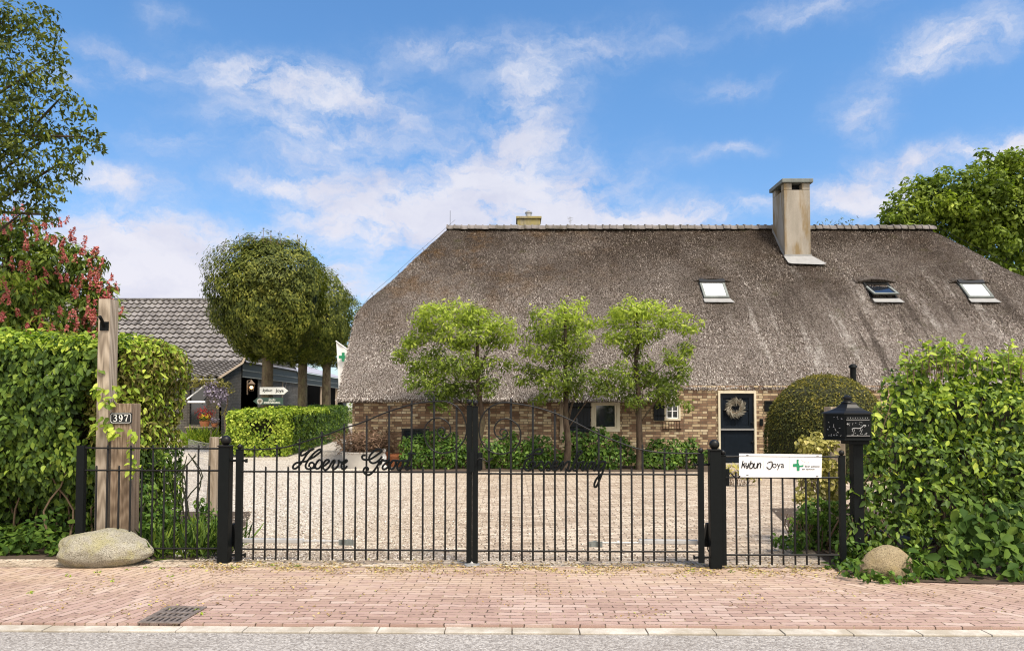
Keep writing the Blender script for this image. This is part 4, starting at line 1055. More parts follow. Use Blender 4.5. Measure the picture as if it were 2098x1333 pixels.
# smooth the falling part by hand
CL[4:12] = [(592,914),(615,907.5),(638,900),(661,895-2),(684,887+1-3),(707,880-4),(730,869.5),(753.5,860.8)]
CR = [(1434,928),(1406,928),(1383,927.8),(1360,926.8),(1337,924.5),(1314,920.5),(1292,914.5),(1270,906.3),(1247,897.5),(1225.6,888.5),(1203,877.5),(1181,866.2),(1159,855.5),(1136.7,846),(1114,838.5),(1091.6,832.7),(1069,828.3),(1047,825.2),
      (1033,824.3),(1013.5,828.8),(994,843),(983.5,865),(983,891),(991,911),(1007,925),(1028,929.3),(1049,923.5),(1063.5,907.5),(1067,887.5),(1060,869.5),(1042,857.8),(1024,860.3),(1013.3,875),(1015,889),(1024.5,898.3),(1034.8,896),(1040,887.5),(1035.5,879.5),(1028,878.8),(1024.5,884),(1026,889.5),(1030,890)]
def gate_leaf(label, hinge_px, side):
    if side == 'L':
        t = thing('gate_leaf', GM @ Vector((gl(491, 1140).x, 0, 0)), label, 'gate', grz, 'leaves of the double driveway gate')
        stile(t, 485, 498, 921, 1147, 914.5); stile(t, 956.5, 967.2, 831.5, 1152, 823)
        xs = [521.5 + 23 * k for k in range(19)]
        top = {521.5: 912, 567.5: 911, 613.5: 898, 659.5: 883, 705.5: 867, 751.5: 850, 797.5: 830, 843.5: 819, 889.5: 811, 935.5: 829}
        bot, midy, boty = 1146.5, (965, 966.8), (1123.5, 1127)
        curve = CL; x0, x1 = 492, 962
    else:
        t = thing('gate_leaf', GM @ Vector((gl(1434, 1140).x, 0, 0)), label, 'gate', grz, 'leaves of the double driveway gate')
        stile(t, 1429.5, 1441, 930, 1152, 922.5); stile(t, 968.2, 979.5, 833.5, 1152, 824.7)
        xs = [1001.8 + 22.47 * k for k in range(19)]
        tl = [836, 815, 823, 838, 856, 879, 895.6, 910, 916.6, 918]
        top = {xs[2 * i]: tl[i] for i in range(10)}
        bot, midy, boty = 1148.5, (969.3, 971.5), (1127.3, 1128.8)
        curve = CR; x0, x1 = 974, 1434
    bars(t, xs, [top[x] if i % 2 == 0 else 954.5 + (x - 500) * .005 for i, x in enumerate(xs)], bot)
    rail(t, [(x0, midy[0]), (x1, midy[1])], .0098, off=-.012); rail(t, [(x0, boty[0]), (x1, boty[1])], .0098, off=-.012)
    rail(t, catmull(curve, 5), .0075, 'scroll_rail', off=-.0155)
    return t
gL = gate_leaf('black wrought iron gate leaf with scroll, lettered Hoeve Groot', 0, 'L')
gR = gate_leaf('black wrought iron gate leaf with scroll, lettered Essenburg', 0, 'R')
def script(parent, strokes, ox, oy, sc_, r, name='lettering'):
    b = MB()
    for s in strokes:
        pts = catmull([(ox + x / sc_, oy + y / sc_) for (x, y) in s], 5)
        b.tube([GM @ Vector((gl(*p).x, -.024, gl(*p).z)) for p in pts], r, 6)
    b.build(name, M['black_iron'], parent, smooth=True)
hoeve = [[(470,175),(400,230),(360,320),(370,352),(450,345),(600,240),(700,180),(800,140),(700,190),(590,290),(490,440),(390,600),(290,720),(180,795),(115,775),(125,690),(210,610),(330,580),(450,560),(560,550)],
 [(560,550),(650,480),(780,420),(930,310),(1040,210),(1020,155),(930,185),(780,310),(640,470),(550,620),(525,710),(560,785),(640,805),(740,780),(800,720),(800,630),(730,590),(660,630),(640,730)],
 [(1060,530),(980,505),(900,580),(850,700),(880,790),(960,780),(1040,690),(1070,600),(1050,520)], [(720,785),(800,770),(860,760)],
 [(1050,720),(1150,690),(1240,620),(1300,550),(1270,500),(1190,520),(1120,620),(1095,730),(1130,810),(1200,830),(1280,770),(1350,660),(1420,550),(1470,510),(1490,560),(1450,640),(1410,740),(1440,810),(1510,790),(1590,700),(1620,600),(1615,510),(1650,565),(1740,580)],
 [(1720,640),(1820,600),(1890,550),(1870,505),(1800,535),(1730,620),(1705,710),(1730,790),(1790,800),(1850,770),(1895,700)]]
groot = [[(235,355),(170,350),(125,410),(165,480),(260,500),(400,480),(540,400),(690,290),(775,215),(740,160),(640,155),(530,215),(420,320),(360,440),(390,560),(480,610),(600,580),(710,490),(790,390)],
 [(720,520),(640,690),(550,820),(480,900),(390,985),(280,990),(200,930),(175,850),(220,765),(300,755),(335,805),(305,850)],
 [(670,670),(760,590),(800,495),(850,530),(930,530),(1020,500),(930,590),(820,700),(805,785),(860,815),(960,760),(1040,640)],
 [(1040,640),(1100,560),(1180,520),(1240,580),(1215,700),(1150,790),(1070,805),(1040,730),(1070,620),(1130,550)],
 [(1180,515),(1260,530),(1370,540),(1480,540),(1470,640),(1420,790),(1340,835),(1285,770),(1300,650),(1370,550)],
 [(1480,540),(1600,545),(1680,480),(1720,340)], [(1890,315),(1780,300),(1640,310)], [(1740,320),(1690,500),(1600,680),(1570,780),(1620,825),(1700,775),(1770,700)]]
essen = [[(150,280),(230,230),(340,200),(450,210),(515,160),(480,110),(390,115),(310,170),(270,230),(310,285),(200,315),(130,380),(100,480),(130,560),(200,585),(290,530),(345,450),(320,385),(250,400),(210,470),(230,530)],
 [(345,510),(420,460),(490,380),(530,440),(540,540),(480,585),(435,540)], [(540,530),(600,450),(640,390),(690,440),(700,540),(640,585),(600,550)],
 [(690,500),(790,480),(855,420),(840,370),(780,390),(735,470),(740,555),(800,580),(870,530),(930,440),(975,385),(960,470),(925,580),(990,480),(1060,400),(1125,385),(1110,460),(1080,560),(1120,600),(1180,520)],
 [(1180,520),(1240,400),(1330,250),(1400,180),(1370,140),(1310,190),(1250,330),(1205,480),(1205,560),(1260,590),(1315,530),(1335,450),(1310,400)],
 [(1320,410),(1390,395),(1445,390),(1410,480),(1395,545),(1430,580),(1485,500),(1525,400),(1490,510),(1505,575),(1550,520),(1590,430),(1620,390),(1650,410)],
 [(1600,560),(1650,460),(1690,400),(1700,440),(1660,540),(1690,580),(1740,530)],
 [(1940,400),(1860,380),(1780,450),(1745,540),(1790,585),(1870,530),(1945,395),(1905,520),(1850,670),(1790,820),(1735,935),(1690,950),(1685,880),(1735,770),(1830,670)]]
script(gL, hoeve, 595, 910, 16.14, .0112); script(gL, groot, 735, 910, 16.14, .0112)
script(gR, essen, 1065, 910, 11.04, .0112)
# hinges (gudgeons between pillar and leaf), drop bolt, lock case and handle
def hinge(parent, pxa, pxb, py):
    a, c = gl(pxa, py), gl(pxb, py)
    b = MB(); b.tube([GM @ Vector((a.x, 0, a.z)), GM @ Vector((c.x, 0, c.z))], .012, 8)
    m_ = (a.x + c.x) / 2; b.tube([GM @ Vector((m_, 0, a.z - .045)), GM @ Vector((m_, 0, a.z + .05))], .02, 8); b.box(c.x - .006, c.x + .006, -.02, .02, a.z - .02, a.z + .02, GM)
    b.build('hinge', M['black_iron'], parent)
hinge(gL, 474, 505, 943); hinge(gL, 474, 502, 1136); hinge(gR, 1452, 1422, 951); hinge(gR, 1452, 1422, 1141)
b = MB(); gbox(b, 980, 986, 926.5, 963, -.03, .03); gbox(b, 978, 988.5, 926.5, 962, -.012, .012); lk = b.build('lock_case', M['black_iron'], gR, bevel=.003)
b = MB(); hp = [(980, 940), (984, 937), (992, 940), (999, 944), (1006, 941), (1010, 936)]; b.tube([GM @ Vector((gl(*p).x, -.06, gl(*p).z)) for p in catmull(hp, 4)], .007, 8); q = gl(980, 940); b.tube([GM @ Vector((q.x, -.06, q.z)), GM @ Vector((q.x, -.02, q.z))], .008, 8); b.build('handle', M['rail_iron'], lk, smooth=True)
b = MB(); gbox(b, 962.5, 972.5, 923, 966, -.036, -.026); b.build('cover_strip', M['black_iron'], gL)
fs = MB(); c0 = gl(967, 1154); fs.lathe(GM @ Vector((c0.x, 0, 0)), [(.085, .0), (.08, .018), (.03, .03), (.02, .05)], 18)
o = fs.build('ground_stop', M['galvanised'], smooth=True); tag(o, 'small metal stop on the paving where the two gate leaves meet', 'gate stop')
# gate opener arms behind the leaves
def opener(label, sgn, pil, body, rod, brk, hous, py):
    t = thing('gate_opener', GM @ Vector((gl(pil, py).x, .12, 0)), label, 'gate opener', grz, 'gate opener arms')
    yo = .12
    def L(px, pyy): return gl(px, pyy, -.12)
    a, c = L(body[0], py), L(body[1], py + 1)
    h = .034
    b = MB(); b.box(min(a.x, c.x), max(a.x, c.x), yo - .03, yo + .03, a.z - h + .012, a.z + h - .012, GM); b.build('cylinder_housing', M['alu'], t, bevel=.008)
    a2, c2 = L(rod[0], py + 1), L(rod[1], py + 1)
    b = MB(); b.tube([GM @ Vector((a2.x, yo, a2.z - .005)), GM @ Vector((c2.x, yo, c2.z - .005))], .011, 8); m_ = (a2.x * .45 + c2.x * .55); b.tube([GM @ Vector((m_ - .012, yo, a2.z - .005)), GM @ Vector((m_ + .012, yo, a2.z - .005))], .022, 8); b.build('rod', M['alu'], t, smooth=True)
    a3, c3 = L(brk[0], py), L(brk[1], py)
    b = MB(); b.box(min(a3.x, c3.x), max(a3.x, c3.x), .022, .034, a3.z - .036, a3.z + .022, GM); b.box((a3.x + c3.x) / 2 - .02, (a3.x + c3.x) / 2 + .02, .034, yo + .02, a3.z - .02, a3.z + .01, GM)
    for (u, v_) in ((.2, .6), (.8, .6), (.2, .2), (.8, .2)):
        bx = a3.x + (c3.x - a3.x) * u; b.tube([GM @ Vector((bx, .014, a3.z - .036 + .058 * v_)), GM @ Vector((bx, .04, a3.z - .036 + .058 * v_))], .004, 6)
    b.build('bracket', M['stone_cap'], t)
    a4, c4 = L(hous[0], 1078), L(hous[1], 1104)
    x0_, x1_ = min(a4.x, c4.x), max(a4.x, c4.x)
    b = MB(); b.prism([(0, 0), (x1_ - x0_, 0), (x1_ - x0_ - (.03 if sgn > 0 else 0), .17), ((0 if sgn > 0 else .03), .17)], GM @ Vector((x0_, yo - .04, c4.z - .005)), GM.to_3x3() @ Vector((1, 0, 0)), Vector((0, 0, 1)), GM.to_3x3() @ Vector((0, 1, 0)), .1)
    b.box(x0_ - .04, x1_ + .04, yo - .045, yo + .05, c4.z - .07, c4.z - .005, GM); b.build('motor_cover', M['black_iron'], t, bevel=.004)
    pts = [L((hous[0] + hous[1]) / 2, 1112), L(hous[0] + 5 * sgn, 1125), L(hous[0] - 2 * sgn, 1137)]
    b = MB(); b.tube([GM @ Vector((p[0], yo, p[2])) for p in catmull([tuple(q) for q in pts], 4)], .005, 6); b.build('cable', M['black_iron'], t)
opener('silver gate opener arm on the leaf lettered Hoeve Groot', 1, 462, (498, 622), (622, 699), (699, 729), (474, 487), 1106)
opener('silver gate opener arm on the leaf lettered Essenburg', -1, 1463, (1430, 1309), (1309, 1232), (1233, 1204), (1455, 1442), 1109.5)
# small side gate
sg = thing('side_gate', GM @ Vector((gl(1480, 1150).x, 0, 0)), 'narrow black bar gate carrying the white sign', 'gate', grz)
stile(sg, 1475.5, 1486, 933, 1157, 926.5); 
xs = [1507.5 + 23.85 * k for k in range(9)]
bars(sg, xs, [930 if i % 2 else 966 for i in range(9)], 1156.5)
rail(sg, [(1480, 934), (1718, 935.5)], .0095, off=-.012); rail(sg, [(1480, 977), (1718, 978)], .0095, off=-.012); rail(sg, [(1480, 1135.5), (1718, 1136)], .0095, off=-.012)
b = MB(); gbox(b, 1486.5, 1494, 960, 995, -.02, .02); lk = b.build('lock_case', M['black_iron'], sg, bevel=.003)
b = MB(); b.tube([GM @ Vector((gl(*p).x, -.05, gl(*p).z)) for p in catmull([(1490, 970), (1495, 968), (1501, 974), (1509, 977), (1514, 973)], 4)], .007, 8); b.build('handle', M['rail_iron'], lk, smooth=True)
sp = thing('fence_post', GM @ Vector((gl(1723.5, 1150).x, 0, 0)), 'slim black ball topped post between side gate and mailbox', 'post', grz)
stile(sp, 1718.5, 1729.5, 934, 1166, 927, .028, .028)
# left fence: same height, square to the road
fen = thing('iron_fence', GA + Vector((-.9, 0, 0)), 'low black iron bar fence in front of the timber posts', 'fence')
YF = GA.y
def fpt(px, py): return P(px, py, YF)
b = MB(); a, c = fpt(160, 916), fpt(172, 1100); b.box(a.x, c.x, YF - .03, YF + .03, 0, a.z + .02); b.build('end_post', M['black_iron'], fen, bevel=.004)
for i, px in enumerate([198, 221, 244.3, 268.5, 291, 314, 337, 360, 383, 407, 429]):
    tp = 911 if i % 2 else 953; a = fpt(px, tp); z0 = fpt(px, 1144).z
    b = MB(); b.tube([(a.x, YF, z0), (a.x, YF, a.z - .01), (a.x, YF, a.z)], [.0105, .0105, .005], 8); b.build('bar', M['rail_iron'], fen, smooth=True)
for (ya, yb) in ((917, 918.5), (962.5, 963.5), (1122, 1122.5)):
    b = MB(); p0, p1 = fpt(172, ya), fpt(452, yb); b.tube([(p0.x, YF - .01, p0.z), (p1.x, YF - .01, p1.z)], .0095, 8); b.build('rail', M['rail_iron'], fen, smooth=True)
# ------------------------------------------------------------------ signs and lettering
def text_mesh(s, size, shear=0.0, offset=0.0, extrude=.001, align='LEFT', space=1.0):
    cu = bpy.data.curves.new('t', 'FONT'); cu.body = s; cu.size = size; cu.shear = shear; cu.offset = offset; cu.extrude = extrude; cu.align_x = align; cu.space_character = space
    to = bpy.data.objects.new('t', cu); col.objects.link(to)
    dg = bpy.context.evaluated_depsgraph_get(); dg.update()
    me = bpy.data.meshes.new_from_object(to.evaluated_get(dg)); bpy.data.objects.remove(to); bpy.data.curves.remove(cu)
    return me
def frame_mat(o, ex, ey, ez):
    m_ = Matrix.Identity(4)
    for i in range(3): m_[i][0], m_[i][1], m_[i][2], m_[i][3] = ex[i], ey[i], ez[i], o[i]
    return m_
def put_text(s, width, height, org, ex, ey, ez, mat, parent, shear=0.0, offset=0.0, space=1.0):
    """text scaled to width x height (world), lower left corner at org"""
    me = text_mesh(s, 1.0, shear, offset, .004, space=space)
    n = len(me.vertices); co = np.empty(n * 3, np.float32); me.vertices.foreach_get('co', co); co = co.reshape(-1, 3)
    mn, mx = co.min(0), co.max(0)
    S = Matrix.Diagonal((width / (mx[0] - mn[0]), height / (mx[1] - mn[1]), .5, 1)) @ Matrix.Translation((-mn[0], -mn[1], 0))
    me.transform(frame_mat(org, ex, ey, ez) @ S)
    return link_mesh('lettering', me, mat, parent)
ex = gd.copy(); ez_ = gn.copy(); ey = Vector((0, 0, 1))
SO = .035
def sgp(px, py, o=SO): return gp(px, py, o)
sign = thing('sign', sgp(1599, 977), 'white rectangular sign with two names and a green cross on the side gate', 'sign', grz)
a = [sgp(1514.3, 928.5, .02), sgp(1684, 930.5, .02), sgp(1683, 978, .02), sgp(1514.3, 977, .02)]
b = MB(); f4 = a; bk = [p - gn * .004 for p in a]
b.quad(*f4); b.quad(*bk[::-1])
for i in range(4): b.quad(f4[i], f4[(i+1) % 4], bk[(i+1) % 4], bk[i])
b.build('panel', M['white_paint'], sign)
def gtext(s, pxa, pxb, pyt, pyb, mat, parent, o=.0215, **k):
    A_, B_, C_ = sgp(pxa, pyb, o), sgp(pxb, pyb, o), sgp(pxa, pyt, o)
    return put_text(s, (B_ - A_).length, (C_ - A_).length, A_, ex, ey, ez_, mat, parent, **k)
q4 = 2098 / 200.0
def z4(x, y): return (1500 + x / q4, 915 + y / q4)
# kybun: rounded slanted monoline letters
def strokes_sign(parent, lst, r, mat, name='lettering', zf=z4, o=.0215):
    b = MB()
    for s, smooth_ in lst:
        pts = [zf(*p) for p in s]
        if smooth_: pts = catmull(pts, 5)
        b.tube([sgp(p[0], p[1], o) for p in pts], r, 6)
    return b.build(name, mat, parent, smooth=True)
ky = [([(236,298),(205,450)], 0), ([(286,345),(225,385),(262,400),(265,450)], 1), ([(312,345),(296,400),(330,418),(365,345)], 1), ([(365,345),(342,440),(300,452)], 1),
      ([(408,300),(378,440),(420,455),(447,420),(455,365),(420,350),(392,372)], 1), ([(486,345),(468,430),(500,455),(530,430),(548,345)], 1), ([(545,455),(568,365),(605,350),(618,380),(602,455)], 1)]
jo = [([(782,328),(858,322),(852,430),(810,475),(765,455),(745,425)], 1), ([(765,345),(766,349)], 0)]
strokes_sign(sign, ky, .0056, M['black_ink']); strokes_sign(sign, jo, .0054, M['black_ink'])
strokes_sign(sign, [([(760,346),(772,349)], 0)], .0065, M['black_ink'])
gtext('oya', *[v for p in ((z4(868, 0)[0], z4(1120, 0)[0], z4(0, 355)[1], z4(0, 492)[1]),) for v in p], M['black_ink'], sign)
strokes_sign(sign, [([(680,295),(680,500)], 0)], .0012, M['zinc']); strokes_sign(sign, [([(1235,215),(1235,520)], 0)], .0008, M['zinc'])
b = MB(); pl = [(1387,270),(1432,268),(1425,340),(1450,400),(1532,385),(1532,425),(1450,428),(1448,512),(1390,512),(1388,425),(1305,425),(1305,365),(1387,358)]
A_ = sgp(*z4(0, 0), .0215)
loc = [((sgp(*z4(*p), .0215) - A_).dot(ex), (sgp(*z4(*p), .0215) - A_).dot(ey)) for p in pl]
b.prism(loc, A_, ex, ey, gn, .002); b.build('green_cross', M['green_ink'], sign)
strokes_sign(sign, [([(1490,275),(1540,310),(1600,335),(1645,325),(1640,355),(1600,378),(1530,370)], 1)], .0014, M['zinc'], 'foot_outline')
gtext('liever activeren', z4(1565, 0)[0], z4(1880, 0)[0], z4(0, 398)[1], z4(0, 432)[1], M['black_ink'], sign)
gtext('dan opereren', z4(1500, 0)[0], z4(1772, 0)[0], z4(0, 462)[1], z4(0, 496)[1], M['black_ink'], sign)
b = MB()
for (x, y) in ((328, 172), (1838, 187), (328, 607), (1828, 630)):
    p = sgp(*z4(x, y), .021); b.box(-.012, .012, -.002, .003, -.003, .003, frame_mat(p, ex, -gn, ey))
b.build('screws', M['rail_iron'], sign)
# house number posts
YP = 8.12
a = P(202, 612, YP); c = P(226, 612, YP); 
b = MB(); b.box(a.x, c.x, YP, YP + .175, -.02, a.z); po = b.build('timber_post', M['pine'], None, bevel=.004)
tag(po, 'tall pale square timber post rising above the hedge', 'post')
yk = YP - .0
fh = thing('flagpole_holder', P(213, 672, YP - .02), 'black metal flagpole socket screwed to the tall timber post', 'bracket')
b = MB(); p0, p1 = P(206, 659, YP), P(223, 677, YP); b.box(p0.x, p1.x, YP - .012, YP - .001, p1.z, p0.z); b.build('plate', M['black_iron'], fh)
b = MB(); b.tube([P(212, 668, YP - .02), P(209, 657, YP - .07), P(204.5, 648, YP - .12)], .018, 12); b.build('socket', M['black_iron'], fh, smooth=True)
YS = 8.02
a = P(229, 826, YS); c = P(268, 826, YS)
b = MB(); b.box(a.x, c.x, YS, YS + .22, -.02, a.z); po2 = b.build('timber_post', M['oldwood'], None, bevel=.006)
tag(po2, 'thick weathered timber post carrying the house number plate', 'post')
pl_ = thing('number_plate', P(248, 868, YS - .01), 'small black enamel house number plate reading 397', 'plate')
a, c = P(225, 867.5, YS - .012), P(270, 845, YS - .012); wpl, hpl = c.x - a.x, c.z - a.z
def octo(w_, h_, k): return [(k, 0), (w_ - k, 0), (w_, k), (w_, h_ - k), (w_ - k, h_), (k, h_), (0, h_ - k), (0, k)]
b = MB(); b.prism(octo(wpl, hpl, .012), a, Vector((1, 0, 0)), Vector((0, 0, 1)), Vector((0, 1, 0)), .010); b.build('plate', M['black_paint'], pl_)
b = MB(); oc = [(x + .010, y + .010) for (x, y) in octo(wpl - .02, hpl - .02, .014)]; pts = [a + Vector((x, -.001, y)) for x, y in oc]
for i in range(8): b.tube([pts[i], pts[(i + 1) % 8]], .0022, 6)
b.build('border', M['white_ink'], pl_)
def digit(strokes, x0, w_, h_):
    b = MB(); o_ = a + Vector((x0, -.002, (hpl - h_) / 2))
    for s, r in strokes: b.tube([o_ + Vector((x * w_, 0, y * h_)) for x, y in catmull(s, 5)], [q_ for q_ in np.interp(np.linspace(0, 1, (len(s) - 1) * 5 + 1), np.linspace(0, 1, len(r)), r)], 6)
    b.build('numeral', M['white_ink'], pl_)
dh, dw = hpl * .58, wpl * .15
digit([([(0, .85), (.3, 1), (.75, .95), (.85, .75), (.6, .56), (.35, .53)], [.003, .002, .005, .005, .002]), ([(.35, .53), (.75, .48), (.95, .25), (.75, .04), (.3, 0), (0, .15)], [.002, .005, .006, .003, .003])], wpl * .17, dw, dh)
digit([([(.9, .65), (.7, .42), (.35, .42), (.08, .7), (.3, .97), (.7, .97), (.95, .65), (.85, .25), (.55, .02), (.2, .03), (.08, .15)], [.003, .002, .005, .004, .002, .005, .006, .004, .002, .003])], wpl * .42, dw, dh)
digit([([(0, .8), (.02, .97), (.5, .92), (1, .97)], [.003, .004, .004]), ([(1, .97), (.7, .6), (.5, .3), (.45, 0)], [.002, .004, .006, .005])], wpl * .68, dw, dh)
# finger signs on the pollard trunk
YT = 26.55
def arrow(name, label, pxs, pts, mat):
    t = thing(name, P(pxs, pts[0][1] + 8, YT), label, 'direction sign')
    A_ = P(0, 0, YT); loc = [(P(x, y, YT).x - A_.x, P(x, y, YT).z - A_.z) for x, y in pts]
    b = MB(); b.prism(loc, A_, Vector((1, 0, 0)), Vector((0, 0, 1)), Vector((0, 1, 0)), .03); b.build('board', mat, t)
    return t
def z7(x, y): return (500 + x / 9.536, 760 + y / 9.536)
s1 = arrow('direction_sign', 'white arrow sign pointing to the farmhouse, above the green one', 560, [z7(305,455), z7(305,312), z7(775,312), z7(862,383), z7(775,455)], M['white_paint'])
s2 = arrow('direction_sign', 'dark green arrow sign with tree emblem, below the white one', 548, [z7(762,652), z7(265,652), z7(175,585), z7(265,516), z7(762,516)], M['dark_green_board'])
def ftext(s, xa, xb, ya, yb, mat, parent, **k):
    A_, B_ = P(*z7(xa, yb), YT - .005), P(*z7(xb, ya), YT - .005)
    put_text(s, B_.x - A_.x, B_.z - A_.z, A_, Vector((1, 0, 0)), Vector((0, 0, 1)), Vector((0, -1, 0)), mat, parent, **k)
ftext('kybun', 362, 552, 345, 415, M['black_ink'], s1, shear=.2, offset=.02); ftext('Joya', 612, 775, 348, 425, M['black_ink'], s1, offset=.02)
ftext('Studio', 475, 612, 532, 582, M['white_ink'], s2, shear=.4, offset=.01); ftext('ESSENBURG', 388, 705, 595, 632, M['white_ink'], s2, offset=.02)
b = MB(); c = P(*z7(308, 587), YT - .005); b.tube([c, c + Vector((0, .004, 0))], .108, 20); em = b.build('emblem', M['zinc'], s2)
b = MB()
for k in range(-3, 4): b.tube([c + Vector((0, -.004, -.05)), c + Vector((k * .025, -.004, .06 - abs(k) * .01))], .006, 5)
b.tube([c + Vector((0, -.004, -.1)), c + Vector((0, -.004, 0))], .012, 5); b.build('emblem_tree', M['oldwood'], em)
# ------------------------------------------------------------------ mailbox
YM = 7.55
def mp(px, py, Y=YM): return P(px, py, Y)
mc = mp(1745, 860); zb, zt = mp(0, 902).z, mp(0, 848).z
mbx = thing('mailbox', (mc.x, YM, 0), 'ornate black mailbox with a pagoda lid on a post by the hedge', 'mailbox')
wl, wr2 = mp(1703, 860).x, mp(1790, 860).x; wv_ = wr2 - wl
xs0, xs1 = mp(1727, 860).x, mp(1779, 860).x
b = MB(); plan = [(wl, YM + .14), (xs0, YM - .04), (xs1, YM - .04), (wr2, YM + .05), (wr2, YM + .24), (wl + .02, YM + .24)]
def loop(b, plan, z0, z1):
    n = len(plan); bb = len(b.v); b.v += [(x, y, z0) for x, y in plan] + [(x, y, z1) for x, y in plan]
    for i in range(n): j = (i + 1) % n; b.f.append((bb+i, bb+j, bb+n+j, bb+n+i)); b.mi.append(0)
    b.f.append(tuple(bb + i for i in range(n))); b.mi.append(0); b.f.append(tuple(bb + n + i for i in range(n))); b.mi.append(0)
def scaled(pl, k):
    cx = sum(p[0] for p in pl) / len(pl); cy = sum(p[1] for p in pl) / len(pl); return [(cx + (x - cx) * k, cy + (y - cy) * k) for x, y in pl]
loop(b, plan, zb + .02, zt); loop(b, scaled(plan, 1.04), zb, zb + .02); loop(b, scaled(plan, 1.03), zb + .035, zb + .045)
b.build('box_body', M['black_iron'], mbx, bevel=.003)
# lid: concave pagoda
b = MB(); lev = [(1.10, 0), (1.09, .012), (.80, .035), (.52, .065), (.36, .10), (.30, .125)]
prev = None
for k, dz in lev:
    pl2 = scaled(plan, k); bb = len(b.v); b.v += [(x, y, zt + dz) for x, y in pl2]
    if prev is not None:
        for i in range(6): j = (i + 1) % 6; b.f.append((prev+i, prev+j, bb+j, bb+i)); b.mi.append(0)
    else: b.f.append(tuple(bb + i for i in range(6))); b.mi.append(0)
    prev = bb
b.f.append(tuple(prev + i for i in range(6))); b.mi.append(0)
lid = b.build('lid', M['rail_iron'], mbx)
cx = (wl + wr2) / 2; cy = YM + .1
b = MB(); b.lathe((cx - .005, cy, zt + .12), [(.055, 0), (.05, .01), (.036, .015), (.036, .035), (.046, .04), (.046, .06), (.03, .066), (.012, .08)], 14); b.build('finial', M['rail_iron'], lid, smooth=True)
# front flap with raised ornament, side ornament, lock
b = MB(); yf = YM - .04
b.box(xs0 + .01, xs1 - .01, yf - .008, yf - .0005, zt - .055, zt - .022); b.box(xs0 + .012, xs1 - .012, yf - .012, yf - .0005, zb + .045, zt - .065)
b.build('flap', M['black_iron'], mbx, bevel=.003)
b = MB(); g = random.Random(4)
yy = yf - .013
horse = [(.25,.45),(.35,.52),(.5,.5),(.62,.55),(.72,.70),(.8,.68),(.74,.6)]
wf_ = xs1 - xs0; hf = zt - .065 - zb - .045
b.tube([(xs0 + wf_ * x, yy, zb + .045 + hf * y) for x, y in catmull(horse, 4)], .005, 6)
for (x, y) in ((.3,.3),(.36,.25),(.6,.3),(.66,.26)): b.tube([(xs0 + wf_ * x, yy, zb + .045 + hf * (y + .2)), (xs0 + wf_ * (x - .04), yy, zb + .045 + hf * y)], .003, 5)
for k in range(26):
    x, y = g.uniform(.12, .9), g.uniform(.06, .22) if k < 16 else g.uniform(.6, .9)
    a_ = g.uniform(0, 3); b.tube([(xs0 + wf_ * x, yy, zb + .045 + hf * y), (xs0 + wf_ * x + .01 * math.cos(a_), yy, zb + .045 + hf * y + .01 * math.sin(a_))], .0025, 5)
b.tube([(xs0 + .012, yy, zb + .05), (xs1 - .012, yy, zb + .05)], .003, 5); b.tube([(xs0 + .012, yf - .009, zt - .058), (xs1 - .012, yf - .009, zt - .058)], .003, 5)
for k in range(9): b.sphere((xs0 + .03 + k * (wf_ - .06) / 8, yf - .008, zt - .038), .004, 6)
# ornament on the slanted left face
ea = Vector((xs0 - wl, -.18, 0)).normalized(); la = math.hypot(xs0 - wl, .18); nn_ = Vector((-.18, -(xs0 - wl), 0)).normalized()
for k in range(26):
    u, v_ = g.uniform(.15, .85), g.choice([g.uniform(.1, .3), g.uniform(.35, .7), g.uniform(.8, .9)]); p = Vector((wl, YM + .14, zb)) + ea * (la * u) + Vector((0, 0, (zt - zb) * v_)) + nn_ * .002
    a_ = g.uniform(0, 3); b.tube([p, p + (ea * math.cos(a_) + Vector((0, 0, 1)) * math.sin(a_)) * .014], .0028, 5)
b.build('ornament', M['galvanised'], mbx)
b = MB(); b.tube([(xs0 + .022, yf - .02, zt - .10), (xs0 + .022, yf - .01, zt - .10)], .009, 12); b.build('lock', M['galvanised'], mbx)
b = MB(); b.box(mp(1738, 0).x, mp(1758, 0).x, YM + .05, YM + .15, -.02, zb - .04); b.box(mp(1726, 0).x, mp(1766, 0).x, YM, YM + .2, zb - .04, zb - .001); b.build('post', M['black_iron'], mbx, bevel=.004)
b = MB(); a = P(1702, 833, 9.1); c = P(1731, 833, 9.1); b.box(a.x, c.x, 9.1, 9.3, -.02, a.z); o = b.build('timber_post', M['greywood'], None, bevel=.005)
tag(o, 'grey timber post standing behind the black mailbox', 'post')
# ------------------------------------------------------------------ drain grate
b = MB(); q = [G(330, 1243), G(407, 1245.5), G(386, 1277.5), G(296, 1275.5)]
cx, cy = sum(p.x for p in q) / 4, sum(p.y for p in q) / 4; wg, hg = .33, .46
gr = thing('drain_grate', (cx, cy, 0), 'rusty iron drain grate set in the brick paving at the kerb', 'drain')
x0, x1, y0, y1 = cx - wg / 2, cx + wg / 2, cy - hg / 2 , cy + hg / 2
MG = Matrix.Translation((cx, cy, 0)) @ Matrix.Rotation(R(-2), 4, 'Z') @ Matrix.Translation((-cx, -cy, 0))
b = MB(); z0, z1 = .003, .012
b.box(x0, x0 + .03, y0, y1, z0, z1, MG); b.box(x1 - .03, x1, y0, y1, z0, z1, MG); b.box(x0 + .03, x1 - .03, y0, y0 + .035, z0, z1, MG); b.box(x0 + .03, x1 - .03, y1 - .035, y1, z0, z1, MG)
b.build('frame', M['grate'], gr, bevel=.002)
b = MB(); b.box(x0 + .03, x1 - .03, y0 + .035, y1 - .035, .0015, .0025, MG); b.build('dark_pit_plate', M['dark_room'], gr)  # near-black plate on the paving stands for the unlit pit
b = MB(); n = 6
